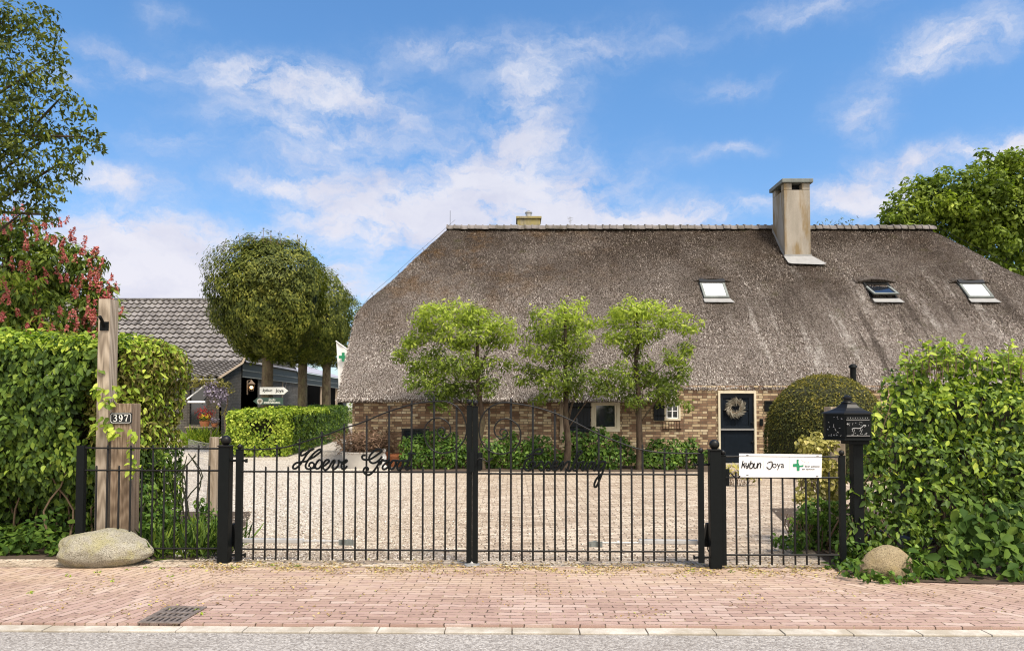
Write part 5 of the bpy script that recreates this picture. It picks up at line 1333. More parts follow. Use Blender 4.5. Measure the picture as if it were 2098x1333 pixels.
for k in range(n + 1):
    u = x0 + .03 + (wg - .06) * k / n; b.box(u - .011, u + .011, y0 + .035, y1 - .035, z0, z1 - .002, MG)
for v_ in (.36, .62): yv = y0 + hg * v_; b.box(x0 + .03, x1 - .03, yv - .02, yv + .02, z0 + .0005, z1 - .001, MG)
b.build('grid_bars', M['grate'], gr)
# ------------------------------------------------------------------ boulders and stones
def boulder(name, label, c, r, seed, mat, cut=0.0, shape=None, cat='boulder', sub=5):
    bm = bmesh.new(); bmesh.ops.create_icosphere(bm, subdivisions=sub, radius=1)
    for v in bm.verts:
        p = v.co.copy(); n1 = mnoise.noise(p * 1.3 + Vector((seed, 0, 0))) * .16 + mnoise.noise(p * 3.1 + Vector((0, seed, 0))) * .05 + mnoise.noise(p * 8 + Vector((0, seed, 0))) * .025 + mnoise.noise(p * 22 + Vector((0, seed, 0))) * .010
        p = p * (1 + n1)
        if shape: p = shape(p)
        p.z = max(p.z, -.72 + .05 * mnoise.noise(Vector((p.x * 2, p.y * 2, seed))))
        v.co = Vector((c[0] + p.x * r[0], c[1] + p.y * r[1], c[2] + p.z * r[2]))
    me = bpy.data.meshes.new(name); bm.to_mesh(me); bm.free()
    for p in me.polygons: p.use_smooth = True
    o = link_mesh(name, me, mat); tag(o, label, cat); return o
bl0 = G(216, 1160)
def shp(p):     # high blunt left shoulder, long taper to the right, overhung belly
    x = p.x; zz = p.z
    k = 1 - .40 * max(0, x) ** 1.5
    zz = zz * k
    return Vector((x * (1.02 if x > 0 else .95), p.y * (1 - .25 * max(0, x)), zz))
boulder('boulder', 'big pale lichen flecked boulder on the paving before the timber posts', (bl0.x - .075, bl0.y + .13, .15), (.51, .28, .215), 3.1, M['boulder'], shape=shp)
b1_ = G(1812, 1180)
boulder('boulder', 'smaller tan boulder half hidden in ground cover below the hedge', (b1_.x - .01, 7.16, .09), (.245, .18, .20), 8.3, M['boulder2'], shape=lambda p: Vector((p.x, p.y, p.z * (1 + .25 * p.x))))
s_ = G(368, 1141); boulder('stone', 'small pale flat stone under the iron fence', (s_.x, s_.y + .06, .02), (.09, .07, .05), 1.3, M['stone_pale'], cat='stone', sub=3)
# ------------------------------------------------------------------ pots and planters by the house wall
YPt = 20.4
pc = P(745, 940, YPt); zt_ = P(745, 926, YPt).z; rw = (P(792, 0, YPt).x - P(706, 0, YPt).x) / 2
pt = thing('planter', (pc.x, YPt, 0), 'wide grey zinc tub with brown heather by the house corner', 'planter')
b = MB(); b.lathe((pc.x, YPt, 0), [(rw * .86, .004), (rw, zt_), (rw + .03, zt_), (rw + .03, zt_ + .03), (rw - .04, zt_ + .03), (rw - .05, zt_ - .06)], 28); b.build('tub', M['zinc'], pt, smooth=True)
g = np.random.default_rng(33); n = 3200
th = g.uniform(0, 2 * math.pi, n); rr = np.sqrt(g.random(n)) * rw * .95
lean = np.stack([np.cos(th) * rr * 1.2, np.sin(th) * rr * .8, np.full(n, .9)], 1) + g.normal(0, .12, (n, 3))
base = np.stack([pc.x + np.cos(th) * rr, YPt + np.sin(th) * rr, np.full(n, zt_)], 1); tt = g.random((n, 1))
leaf_mesh('heather', base + lean * tt * .55, lean, .17, M['lf_brown'], pt, rs=4, w=.12, jitter=.3, simple=True, up=lean * 3)
for (px, lab, h_, r_) in ((783, 'terracotta flower pot next to the zinc tub', .42, .19), (812, 'terracotta bowl against the brick wall, beside the cellar window', .36, .24)):
    p = P(px, 940, 20.6)
    b = MB(); b.lathe((p.x, 20.6, 0), [(r_ * .65, .004), (r_ * .95, h_ * .8), (r_ * 1.06, h_ * .8), (r_ * 1.06, h_), (r_ * .92, h_), (r_ * .88, h_ * .8)], 20)
    o = b.build('flower_pot', M['terracotta'], smooth=True); tag(o, lab, 'pot', 'terracotta pots at the wall')
p = P(786, 935, 20.25); b = MB(); b.lathe((p.x, 20.25, 0), [(.10, .004), (.10, .05), (.05, .08), (.07, .2), (.09, .3), (.05, .38), (.03, .42)], 12); b.sphere((p.x, 20.25, .47), .065, 10); b.sphere((p.x, 20.18, .28), .05, 8, (1, .8, 1.2))
o = b.build('figurine', M['white_paint'], smooth=True); tag(o, 'little white garden figure standing between the terracotta pots', 'figurine')
# flower table, chair and pots before the barn
YTb = 31.2
def tp_(px, py): return P(px, py, YTb)
z0t = tp_(0, 873).z
tb = thing('plank_table', (tp_(425, 0).x, YTb, .33), 'grey plank table with potted flowers before the barn gable', 'table')
b = MB(); b.box(tp_(398, 0).x, tp_(452, 0).x, YTb - .3, YTb + .3, z0t - .05, z0t); b.build('top', M['greywood'], tb)
for px in (401, 449):
    for dy in (-.25, .2):
        b = MB(); x = tp_(px, 0).x; b.box(x - .03, x + .03, YTb + dy, YTb + dy + .06, .33, z0t - .05); b.build('leg', M['greywood'], tb)
def potted(name, label, px, Y, z0, r, h, mats, blobr, cat='potted plant', seed=1, per=2500, size=.07):
    x = P(px, 0, Y).x; t = thing(name, (x, Y, z0), label, cat)
    b = MB(); b.lathe((x, Y, z0), [(r * .7, 0), (r, h), (r * .9, h), (r * .88, h - .03)], 16); b.build('pot', M['terracotta'] if seed % 2 else M['greywood'], t, smooth=True)
    for i, (m_, dz, k) in enumerate(mats):
        pos, nr = blob_points(seed + i, [((x, Y, z0 + h + dz), (blobr * k, blobr * k * .8, blobr * .7))], per, .2)
        leaf_mesh('foliage' if i == 0 else 'blossom', pos, nr, size, m_, t, rs=seed + i, w=.5)
potted('red_maple', 'small dark red maple in a pot on the table before the barn', 433, YTb + .1, z0t, .2, .25, [(M['lf_crimson'], .30, 1)], .46, seed=41, size=.09, per=1600)
potted('yellow_flowers', 'pot of yellow flowers below the red maple', 432, YTb - .12, z0t, .22, .22, [(M['lf_low'], .10, 1), (M['petal_yellow'], .2, .9)], .26, seed=43)
potted('violet_flowers', 'pot of small violet flowers at the end of the table', 452, YTb - .1, z0t - .02, .14, .15, [(M['lf_brown'], .05, 1), (M['petal_mauve'], .15, .9)], .22, seed=45)
# sleeper edging with lily leaves at the terrace foot
b = MB(); a = P(396, 905, 31.3); b.box(a.x, -10.62, 31.28, 31.49, 0, .36); o = b.build('sleeper_edge', M['oldwood'], None, bevel=.01); tag(o, 'dark timber sleeper edging at the foot of the barn terrace', 'edging')
x0, x1 = P(400, 0, 30.9).x, P(446, 0, 30.9).x; n = 420; g = np.random.default_rng(8)
base = np.stack([g.uniform(x0, x1, n), g.uniform(30.7, 31.2, n), np.zeros(n)], 1); up_ = np.stack([g.normal(0, .35, n), g.normal(0, .35, n), np.ones(n)], 1)
iris = thing('iris_clump', ((x0 + x1) / 2, 30.95, 0), 'clump of pale sword shaped leaves before the terrace edging', 'plant')
leaf_mesh('foliage', base + up_ * .1, g.normal(0, 1, (n, 3)), .62, M['lf_beech_y'], iris, rs=7, w=.09, jitter=.2, up=up_ * 4)
# old post with wire mesh
YO = 11.3
wm = thing('wire_fence', (P(438, 0, YO).x, YO, 0), 'leaning old wooden stake holding a wire mesh fence', 'fence')
b = MB(); p0, p1 = P(433, 1052, YO), P(439, 895, YO); b.tube([(p0.x, YO, 0), (p0.x + .02, YO, .6), (p1.x, YO, p1.z)], [.085, .08, .07], 9); b.build('stake', M['greywood'], wm)
b = MB(); e0 = Vector((P(385, 0, 12.6).x, 12.9, 0)); e1 = Vector((p1.x - .05, YO, 0)); H_ = p1.z - .1
for k in range(13):
    z = .08 + (H_ - .08) * k / 12; b.tube([e0 + Vector((0, 0, z)), (e0 + e1) / 2 + Vector((0, 0, z - .015)), e1 + Vector((0, 0, z))], .0022, 4, cap=False)
for k in range(22):
    p = e0.lerp(e1, k / 21); b.tube([p + Vector((0, 0, .05)), p + Vector((0, 0, H_))], .0022, 4, cap=False)
b.build('mesh', M['zinc'], wm)
# ------------------------------------------------------------------ vegetation
def limbs(name, mat, parent, base, top, r0, r1, targets, seed=0, n=10, bend=.06, tr=.25, lname='limbs'):
    g = random.Random(seed); base, top = Vector(base), Vector(top)
    pts = []
    for i in range(7):
        t = i / 6; p = base.lerp(top, t); p += Vector((g.uniform(-1, 1), g.uniform(-1, 1), 0)) * bend * (0 < i < 6)
        pts.append(p)
    sp = catmull([tuple(p) for p in pts], 4); rs = [r0 + (r1 - r0) * i / (len(sp) - 1) for i in range(len(sp))]
    rs[0] *= 1.25; rs[1] *= 1.1
    b = MB(); b.tube(sp, rs, n); tk = b.build(name, mat, parent, smooth=True)
    if targets and len(targets) > 16: targets = targets[::2]
    if targets:
        b = MB()
        for (c, _) in targets:
            c = Vector(c); d = c - base; f = min(.97, max(.25, (c.z - base.z) / max(.1, top.z - base.z) - g.uniform(.15, .4)))
            k = int(f * (len(sp) - 1)); s = Vector(sp[k]); mid = s.lerp(c, .5) + Vector((g.uniform(-.1, .1), g.uniform(-.1, .1), g.uniform(.0, .15))) * (c - s).length
            b.tube(catmull([tuple(s), tuple(mid), tuple(c)], 4), [rs[k] * tr * 1.6] + [rs[k] * tr] * 4 + [rs[k] * tr * .7] * 3 + [rs[k] * tr * .3], 6)
        b.build(lname, mat, parent, smooth=True)
    return tk
def bx(b3, p):   # helper: world of photograph point at depth
    return P(p[0], p[1], b3)
def noisy_box(rs, x0, x1, y0, y1, z0, z1, n, depth=.25, amp=.08, rnd=.22, dens=None):
    """points in the skin of a clipped box with rounded edges, uneven by noise"""
    g = np.random.default_rng(rs); A = [(x1-x0)*(z1-z0), (x1-x0)*(z1-z0), (y1-y0)*(z1-z0), (y1-y0)*(z1-z0), (x1-x0)*(y1-y0)]
    A = np.array(A); A[1] *= .15; pr = A / A.sum(); f = g.choice(5, n, p=pr); u, v = g.random(n), g.random(n)
    X = np.where(f <= 1, x0 + (x1-x0)*u, np.where(f == 2, x0, np.where(f == 3, x1, x0 + (x1-x0)*u)))
    Y = np.where(f == 0, y0, np.where(f == 1, y1, np.where(f <= 3, y0 + (y1-y0)*u, y0 + (y1-y0)*v)))
    Z = np.where(f == 4, z1, z0 + (z1-z0)*v)
    N = np.zeros((n, 3)); N[f == 0] = (0, -1, .35); N[f == 1] = (0, 1, .3); N[f == 2] = (-1, 0, .35); N[f == 3] = (1, 0, .35); N[f == 4] = (0, -.2, 1)
    # round the edges
    c = np.stack([X, Y, Z], 1); lo = np.array([x0+rnd, y0+rnd, z0-9]); hi = np.array([x1-rnd, y1-rnd, z1-rnd])
    core = np.clip(c, lo, hi); d = c - core; L = np.linalg.norm(d, axis=1, keepdims=True) + 1e-6
    c = core + d / L * np.minimum(L, rnd); N = N * .4 + d / L
    nn = np.array([mnoise.noise(Vector((p[0]*1.7, p[1]*1.7, p[2]*1.7 + rs))) * .7 + mnoise.noise(Vector((p[0]*5, p[1]*5, p[2]*5 + rs))) * .5 for p in c])[:, None]
    k = g.random((n, 1)) ** 1.6 * depth
    c = c - d / L * k + d / L * amp * nn
    return c, N
def stems(b, rs, x0, x1, y, z0, z1, n, r=.012, sp=.2, yj=.2):
    g = random.Random(rs)
    for _ in range(n):
        x = g.uniform(x0, x1); yy = y + g.uniform(-yj, yj); p = [(x, yy, z0)]
        for k in range(1, 4): p.append((x + g.uniform(-sp, sp) * k / 2, yy + g.uniform(-.1, .1), z0 + (z1 - z0) * k / 3))
        b.tube(catmull(p, 3), [r * (1.1 - .6 * i / 9) for i in range(10)], 5)
# ---- big beech hedge left
hl = thing('hedge', (-5.9, 9.3, 0), 'big leafy green hedge behind the timber posts', 'hedge')
pos, nr = noisy_box(1, -8.6, -4.62, 8.42, 10.0, .32, 2.50, 44000, .34, .20, .28)
g = np.random.default_rng(2)
keep = (pos[:, 2] > .75) | (g.random(len(pos)) < np.clip((pos[:, 2] - .1) / .6, .03, 1)) & ~((pos[:, 2] < .85) & (pos[:, 0] > -5.2) & (g.random(len(pos)) < .5))
right = pos[:, 0] > -4.85 + .25 * np.sin(pos[:, 2] * 3)
lime = (pos[:, 2] > 2.32) & (g.random(len(pos)) < .75)  # lime leaves along the top put the brightness of the lit top into colour
sel = keep & ~right & ~lime
pos[:, 1] += np.clip(.95 - pos[:, 2], 0, 1) * .75
leaf_mesh('foliage', pos[sel], nr[sel], .073, M['lf_beech'], hl, rs=11, w=.58, jitter=.38, droop=.9)
sel = keep & lime; leaf_mesh('top_foliage', pos[sel], nr[sel], .070, M['lf_beech_y'], hl, rs=12, w=.58, jitter=.5, droop=.2)
b = MB(); stems(b, 3, -8, -4.6, 9.1, 0, 1.3, 46, .013, .2, .5); b.build('stems', M['twig'], hl)
b = MB()
for k in range(26):
    u = k / 25.; x = -8.4 + 3.75 * u
b.box(-8.4, -5.0, 9.3, 9.7, .02, 2.05); b.build('shaded_core', M['inner'], hl)  # solid dark box stands for the shaded inside of the hedge
# ---- olive tinted right end of the hedge, a different shrub
ho = thing('hedge', (-4.35, 9.8, 0), 'olive and yellowish green hedge end receding behind the iron fence', 'hedge')
pos, nr = noisy_box(21, -5.15, -4.44, 8.72, 10.05, .05, 2.50, 17000, .28, .20, .32)
kk = np.random.default_rng(4).random(len(pos)) < np.clip((pos[:, 2]) / .5, .4, 1)
gm = pos[:, 2] < 1.15
leaf_mesh('foliage', pos[kk & ~gm], nr[kk & ~gm], .070, M['lf_olive'], ho, rs=13, w=.5, jitter=.6, droop=.8)
s2_ = np.random.default_rng(9).random(len(pos)) < .45
leaf_mesh('lower_foliage', pos[kk & gm], nr[kk & gm], .066, M['lf_beech'], ho, rs=14, w=.5, jitter=.6, droop=.8)
leaf_mesh('lime_foliage', pos[s2_ & ~gm] + np.array([.03, -.02, .02]), nr[s2_ & ~gm], .068, M['lf_beech_y'], ho, rs=15, w=.5, jitter=.6, droop=.8)
b = MB(); b.box(-4.95, -4.7, 9.1, 9.8, .02, 2.1); stems(b, 5, -4.9, -4.35, 9.6, 0, 1.0, 18, .012, .15, .8); b.build('stems', M['inner'], ho)  # the box is a dark core standing for inner shade, among real stems
# leafy shoots in front of the posts
sprig = thing('hedge_shoots', (-4.55, 8.0, 1.0), 'leafy hedge shoots poking round the house number post', 'branch')
bl = [(P(225, 822, 7.96), (.10, .05, .06)), (P(205, 800, 8.05), (.10, .05, .05)), (P(238, 885, 7.93), (.09, .05, .04)), (P(270, 905, 7.95), (.05, .05, .16)), (P(272, 960, 7.96), (.06, .05, .15)), (P(205, 870, 8.02), (.12, .06, .09)), (P(200, 760, 8.15), (.07, .05, .05)), (P(240, 797, 8.1), (.06, .05, .05))]
pos, nr = blob_points(31, bl, 2600, .1); nr = nr * .3 + np.array([0, -1, .4])
leaf_mesh('foliage', pos, nr, .075, M['lf_beech_y'], sprig, rs=16, w=.55, jitter=.4, droop=.6)
b = MB()
for c, r in bl: c = Vector(c); b.tube(catmull([tuple(c + Vector((-.12, .35, -.05))), tuple(c + Vector((-.03, .12, .02))), tuple(c + Vector((.04, 0, 0)))], 4), .004, 5)
b.build('twigs', M['twig'], sprig)
# ---- undergrowth below the left hedge and along the fence
ug = thing('ground_cover', (-5.6, 8.2, 0), 'green ground cover growing at the foot of the left hedge', 'ground cover'); ug['kind'] = 'stuff'
g = np.random.default_rng(40); n = 2300
x = g.uniform(-7.4, -4.55, n); yb_ = 8.12 + g.random(n) ** 1.1 * .9; z = g.random(n) * (.30 - .18 * (x > -5.2) )* (.5 + .8 * np.array([mnoise.noise(Vector((a * 2, 0, 5))) + .5 for a in x])) + .02
leaf_mesh('foliage', np.stack([x, yb_, np.maximum(z, .01)], 1), np.tile(np.array([[0, -.5, 1.]]), (n, 1)), .085, M['lf_low'], ug, rs=17, w=.6, jitter=.5, droop=.5)
n = 700; x = g.uniform(-4.3, -3.2, n); y = g.uniform(7.95, 9.0, n)
ug2 = thing('weeds', (-3.8, 8.4, 0), 'grassy weeds and ivy under the iron fence by the olive hedge', 'weeds'); ug2['kind'] = 'stuff'
up_ = np.stack([g.normal(0, .4, n), g.normal(0, .4, n), np.ones(n)], 1)
leaf_mesh('blades', np.stack([x, y, np.zeros(n)], 1), g.normal(0, 1, (n, 3)), .26, M['lf_beech'], ug2, rs=18, w=.07, jitter=.2, up=up_ * 4, svar=.6)
bl = [(P(px, py, Y), (r, r * .7, r * h)) for px, py, Y, r, h in ((300, 1075, 8.5, .16, 1.1), (335, 1050, 8.8, .18, 1.2), (300, 1010, 8.6, .1, 1.6), (365, 1085, 8.9, .16, 1.1), (400, 1080, 9.3, .14, 1.2), (425, 1075, 9.8, .15, 1.2), (318, 1118, 8.2, .13, .7), (415, 1040, 10.0, .12, 1.4), (440, 1062, 10.2, .10, 1.6), (352, 1115, 8.4, .12, .7), (290, 1120, 8.2, .1, .6))]
pos, nr = blob_points(33, bl, 5200, .2); ok = pos[:, 2] > .01
leaf_mesh('foliage', pos[ok], nr[ok], .062, M['lf_hydr'], ug2, rs=19, w=.55, jitter=.6)
tag(sheet('soil_bed', [(-9, 8.0, 0), (-3.05, 7.96, 0), (-3.4, 9.2, 0), (-4.1, 11.6, 0), (-9, 11.6, 0)], M['soil'], .010), kind='structure')
# ---- low beech hedge in the yard, receding
lh = thing('hedge', (-8.5, 30, 0), 'low clipped beech hedge running back below the pollarded trees', 'hedge')
def hedge_quad(rs, A, B, wdt, h0, h1, n, depth=.2, amp=.12):
    """A,B: near and far corner of the right face; wdt: width to the left"""
    A, B = Vector(A), Vector(B); L = (B - A).length; d = (B - A).normalized(); lf = Vector((-d.y, d.x, 0))
    p, nrm = noisy_box(rs, 0, wdt, 0, L, .05, 1.0, n, depth, amp, .16)
    hs = h0 + (h1 - h0) * p[:, 1] / L
    W = np.array(A)[None] + p[:, 1:2] * np.array(d)[None] + (p[:, 0:1]) * np.array(lf)[None]; W[:, 2] = p[:, 2] * hs
    Nn = nrm[:, 1:2] * np.array(d)[None] + nrm[:, 0:1] * np.array(lf)[None]; Nn[:, 2] = nrm[:, 2]
    return W, Nn
A_ = G(598, 938); A_ = Vector((P(600, 0, 24.6).x, 24.6, 0)); B_ = Vector((P(721, 0, 42).x, 42, 0))
h0 = P(600, 840, 24.6).z; h1 = P(721, 832, 42).z
pos, nr = hedge_quad(51, A_, B_, 2.1, h0, h1, 80000)
# a bare hollow in the near face
hc = P(540, 872, 24.6); dd = np.sqrt(((pos[:, 0] - hc.x) / .42) ** 2 + ((pos[:, 2] - hc.z) / .36) ** 2); g = np.random.default_rng(5)
hollow = (dd < 1 + .35 * g.normal(0, 1, len(pos))) & (pos[:, 1] < 25.3) & (g.random(len(pos)) < .93)
pos[:, 1] += np.where(hollow, .35, 0)
fr_ = (pos[:, 1] < 25.4) | (pos[:, 2] > 1.45) & (pos[:, 1] < 34)  # near end and top get lime leaves: their stronger light put into colour
leaf_mesh('near_foliage', pos[fr_ & ~hollow], nr[fr_ & ~hollow], .095, M['lf_beech_y'], lh, rs=21, w=.6, jitter=.45, droop=.5)
leaf_mesh('foliage', pos[~fr_], nr[~fr_], .095, M['lf_beech'], lh, rs=22, w=.6, jitter=.45, droop=.5, simple=True)
b = MB(); d = (B_ - A_).normalized(); lf = Vector((-d.y, d.x, 0)); c = [A_ + lf * .35 + d * .6, A_ + lf * 1.75 + d * .6, B_ + lf * 1.75, B_ + lf * .35]
bb = len(b.v); b.v += [(p.x, p.y, .02) for p in c] + [(p.x, p.y, 1.35) for p in c]
for f in ((4,5,6,7),(0,1,5,4),(1,2,6,5),(2,3,7,6),(3,0,4,7)): b.f.append(tuple(bb + i for i in f)); b.mi.append(0)
b.build('shaded_core', M['inner'], lh)  # dark block stops the view through and holds inner shade in its colour
# ---- three pollarded trees
def pollard(px, Y, r, ztop, zbot, label, seed, tr, n):
    x = P(px, 0, Y).x; t = thing('pollarded_tree', (x, Y, 0), label, 'tree', group='pollarded trees along the clipped hedge')
    cz = (ztop + zbot) / 2; h = (ztop - zbot) / 2
    g = random.Random(seed)
    tg = []
    for k in range(16):
        a = g.uniform(0, 6.28); tg.append(((x + math.cos(a) * r * .6, Y + math.sin(a) * r * .6, cz + g.uniform(-.3, .8) * h), 0))
    limbs('trunk', M['bark'], t, (x, Y, 0), (x + .05, Y, cz + .4), tr, tr * .75, tg, seed, 12, .03, .28)
    g = np.random.default_rng(seed); d = g.normal(0, 1, (n, 3)); d /= np.linalg.norm(d, axis=1, keepdims=True)
    # squarish rounded crown: superellipsoid
    pw = 4.6; sc_ = (np.abs(d) ** pw).sum(1, keepdims=True) ** (-1 / pw)
    k = .72 + .28 * g.random((n, 1)) ** .5
    nn = np.array([mnoise.noise(Vector((p[0] * 2.2, p[1] * 2.2, p[2] * 2.2 + seed))) * .15 + mnoise.noise(Vector((p[0] * 6, p[1] * 6, p[2] * 6 + seed))) * .15 for p in d])[:, None]
    p = d * sc_ * k * (1 + nn)
    flo = np.where(p[:, 2:3] < -.55, .88, 1)
    p[:, :2] *= np.where(p[:, 2:3] < -.45, 1 - .55 * np.abs(-.45 - p[:, 2:3]) ** 1.0, 1) * np.where(p[:, 2:3] > .55, 1 - .45 * np.abs(p[:, 2:3] - .55), 1)
    pos = np.array([x, Y, cz])[None] + p * np.array([r, r, h])[None]
    nrm = d + np.array([0, 0, .5])
    # tone of its own per clump, plus stray shoots on the top
    top = g.random(n) < .035; pos[top] += d[top] * (g.random((top.sum(), 1)) ** 2 * .38) * (d[top, 2:3] > -.2)
    leaf_mesh('foliage', pos, nrm, .105, M['lf_dense'], t, rs=seed, w=.5, jitter=.55, droop=.9, simple=False)
    b = MB(); rg = random.Random(seed + 5)
    for k2 in range(60):
        a = rg.uniform(0, 6.28); q = rg.random() ** .5 * r * .85; zt0 = cz + h * .85; xx, yy = x + math.cos(a) * q, Y + math.sin(a) * q
        b.tube([(xx, yy, zt0), (xx + rg.uniform(-.1, .1), yy, zt0 + rg.uniform(.12, .50))], .008, 4)
    b.build('foliage', M['twig'], t)
    pp, qq = [], []
    for k2 in range(0, len(b.v), 4):
        v = b.v[k2]
        for _ in range(3): pp.append((v[0] + rg.uniform(-.07, .07), v[1] + rg.uniform(-.07, .07), v[2] + rg.uniform(-.15, .02))); qq.append((rg.uniform(-1, 1), rg.uniform(-1, 1), .4))
    leaf_mesh('shoot_leaves', np.array(pp), np.array(qq), .12, M['lf_dense'], t, rs=seed + 3, w=.45, jitter=.5)
    b = MB(); b.sphere((x, Y, cz), 1.0, 14, (r * .62, r * .62, h * .60)); b.build('shaded_crown_core', M['inner'], t)  # dark ball in the crown, coloured as its shaded inside
pollard(556, 27.1, 1.86, P(0, 497, 27).z, P(0, 728, 27).z, 'nearest pollarded tree, with the arrow signs on its trunk', 61, .235, 46000)
pollard(627, 33.5, 1.98, P(0, 556, 33.5).z, P(0, 741, 33.5).z, 'middle pollarded tree, just behind the one with signs', 62, .24, 30000)
pollard(676, 41, 2.1, P(0, 606, 41).z, P(0, 748, 41).z, 'farthest pollarded tree, next to the thatched gable', 63, .27, 16000)
# ---- three small willow leaved trees before the farmhouse
def small_tree(label, base_px, Y, clumps, seed):
    x = P(base_px, 0, Y).x; t = thing('pear_tree', (x, Y, 0), label, 'tree', group='small trees before the farmhouse')
    g = random.Random(seed); bl = []
    for (px, py, rp) in clumps:
        c = P(px, py, Y + g.uniform(-.45, .35)); r = rp / F * Y; bl.append(((c.x, c.y, c.z), (r * 1.15, r * .9, r * .66)))
        for _ in range(3):
            a = g.uniform(0, 6.28); q = r * g.uniform(.7, 1.15); rr = r * g.uniform(.25, .5)
            bl.append(((c.x + math.cos(a) * q, c.y + g.uniform(-.3, .3), c.z + math.sin(a) * q * .7), (rr * 1.3, rr, rr * .55)))
    ztop = max(c[0][2] for c in bl)
    limbs('trunk', M['bark_dark'], t, (x, Y, 0), (x + g.uniform(-.1, .1), Y, ztop - .3), .10, .03, [q for q in bl if q[1][0] > .25], seed, 9, .07, .17)
    pos, nr = blob_points(seed, bl, 3300, .1, upb=.4)
    gg = np.random.default_rng(seed); pos = pos + gg.normal(0, .045, pos.shape)
    sel = gg.random(len(pos)) < .10; pos[sel] += nr[sel] / np.linalg.norm(nr[sel], axis=1, keepdims=True) * gg.random((sel.sum(), 1)) * .22
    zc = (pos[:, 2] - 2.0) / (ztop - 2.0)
    tone = np.clip(.06 + .62 * np.clip(zc, 0, 1.2) ** 1.3 + .22 * np.array([mnoise.noise(Vector(p) * 2.2) for p in pos]) + gg.normal(0, .13, len(pos)), 0, 1)  # tone rises with height: lit tops and shaded undersides put into leaf colour
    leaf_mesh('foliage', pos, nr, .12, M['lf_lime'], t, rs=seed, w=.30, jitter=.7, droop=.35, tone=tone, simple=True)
small_tree('leftmost small lime green tree, behind the gate leaf lettered Hoeve Groot', 988, 19.6, [(885,650,36),(935,640,38),(985,655,36),(1030,668,26),(860,690,28),(820,728,20),(925,690,38),(975,690,30),(1015,700,24),(890,745,42),(940,750,40),(985,745,30),(860,778,26),(900,795,34),(950,795,34),(1000,785,26),(875,635,14),(1048,690,16),(900,825,16),(845,705,16),(1040,745,14)], 71)
small_tree('middle small lime green tree, left of the dark blue shutter', 1157, 19.4, [(1120,655,28),(1165,640,28),(1195,660,24),(1100,685,26),(1150,688,34),(1190,700,24),(1090,715,18),(1130,725,32),(1175,735,26),(1105,765,26),(1155,775,30),(1200,770,24),(1130,800,22),(1180,800,22),(1235,785,20),(1190,622,12),(1105,820,12),(1080,755,14),(1070,780,14)], 72)
small_tree('rightmost small lime green tree, between the two windows', 1305, 19.5, [(1290,640,32),(1335,635,32),(1375,655,28),(1260,660,24),(1410,672,18),(1285,685,32),(1330,680,30),(1385,735,26),(1255,695,20),(1300,720,22),(1350,775,24),(1395,770,18),(1265,765,26),(1310,775,30),(1240,800,22),(1290,805,26),(1345,812,24),(1385,822,14),(1410,835,9),(1405,710,16),(1432,664,8),(1370,800,20),(1325,745,16),(1300,825,14)], 73)
# ---- hydrangea bushes along the wall
tag(sheet('soil_bed', [(P(815,0,20).x, 19.0, 0), (P(1465,0,20).x, 18.9, 0), (P(1465,0,20).x, 21.03, 0), (P(815,0,20).x, 21.03, 0)], M['soil'], .010), kind='structure')
def bush(label, clumps, Y, seed, mat, leaf=.088, per=3000, name='hydrangea_bush', cat='bush', group='hydrangea bushes before the farmhouse wall', flat=.95, simple=False, jit=.5, inner=.25):
    g = random.Random(seed); bl = []; 
    for (px, py, rp) in clumps:
        Y2 = Y + g.uniform(-.25, .25); c = P(px, py, Y2); r = rp / F * Y; bl.append(((c.x, c.y, c.z), (r, r * .85, r * flat)))
        for _ in range(3):
            a = g.uniform(0, 6.28); bl.append(((c.x + math.cos(a) * r * .85, c.y - .05, c.z + math.sin(a) * r * .75), (r * .38, r * .3, r * .34)))
    cx = sum(c[0][0] for c in bl) / len(bl); t = thing(name, (cx, Y, 0), label, cat, group=group)
    pos, nr = blob_points(seed, bl, per, inner); ok = pos[:, 2] > .02
    nr = nr + np.array([0, -.5, .2])
    leaf_mesh('foliage', pos[ok], nr[ok], leaf, mat, t, rs=seed, w=.62, jitter=jit, droop=.4, simple=simple)
    b = MB(); z1 = max(c[0][2] for c in bl); xs_ = [c[0][0] for c in bl]; xa, xb = min(xs_), max(xs_); stems(b, seed, xa + (xb - xa) * .3, xb - (xb - xa) * .2, Y + .05, 0, z1 * .7, 16, .007, .08, .10); b.build('stems', M['twig'], t)
    return t
bush('tall hydrangea bush beside the cellar window', [(850,915,26),(890,905,30),(930,915,28),(870,938,26),(910,935,30),(945,935,22),(840,940,18)], 19.9, 81, M['lf_hydr'])
bush('hydrangea bush round the foot of the leftmost small tree', [(1000,920,28),(1040,905,24),(1020,940,26),(1075,925,26),(1110,915,26),(1060,945,22),(1130,935,22),(1100,945,22)], 19.9, 82, M['lf_hydr'])
bush('broad hydrangea bush under the dark blue shutter and window', [(1180,905,28),(1225,905,30),(1265,915,24),(1170,935,26),(1210,938,28),(1255,940,26)], 19.9, 83, M['lf_hydr'])
bush('low hydrangea bush under the small window', [(1300,935,24),(1345,925,26),(1385,920,26),(1415,915,18),(1330,945,22),(1370,942,24),(1410,942,22),(1435,935,16)], 19.8, 84, M['lf_hydr'])
bush('small pale green shrub beside the stable door', [(1500,960,14),(1525,965,15),(1545,972,12),(1485,968,10)], 15.5, 85, M['lf_varieg'], .07, 1800, name='shrub', cat='shrub', group=None)
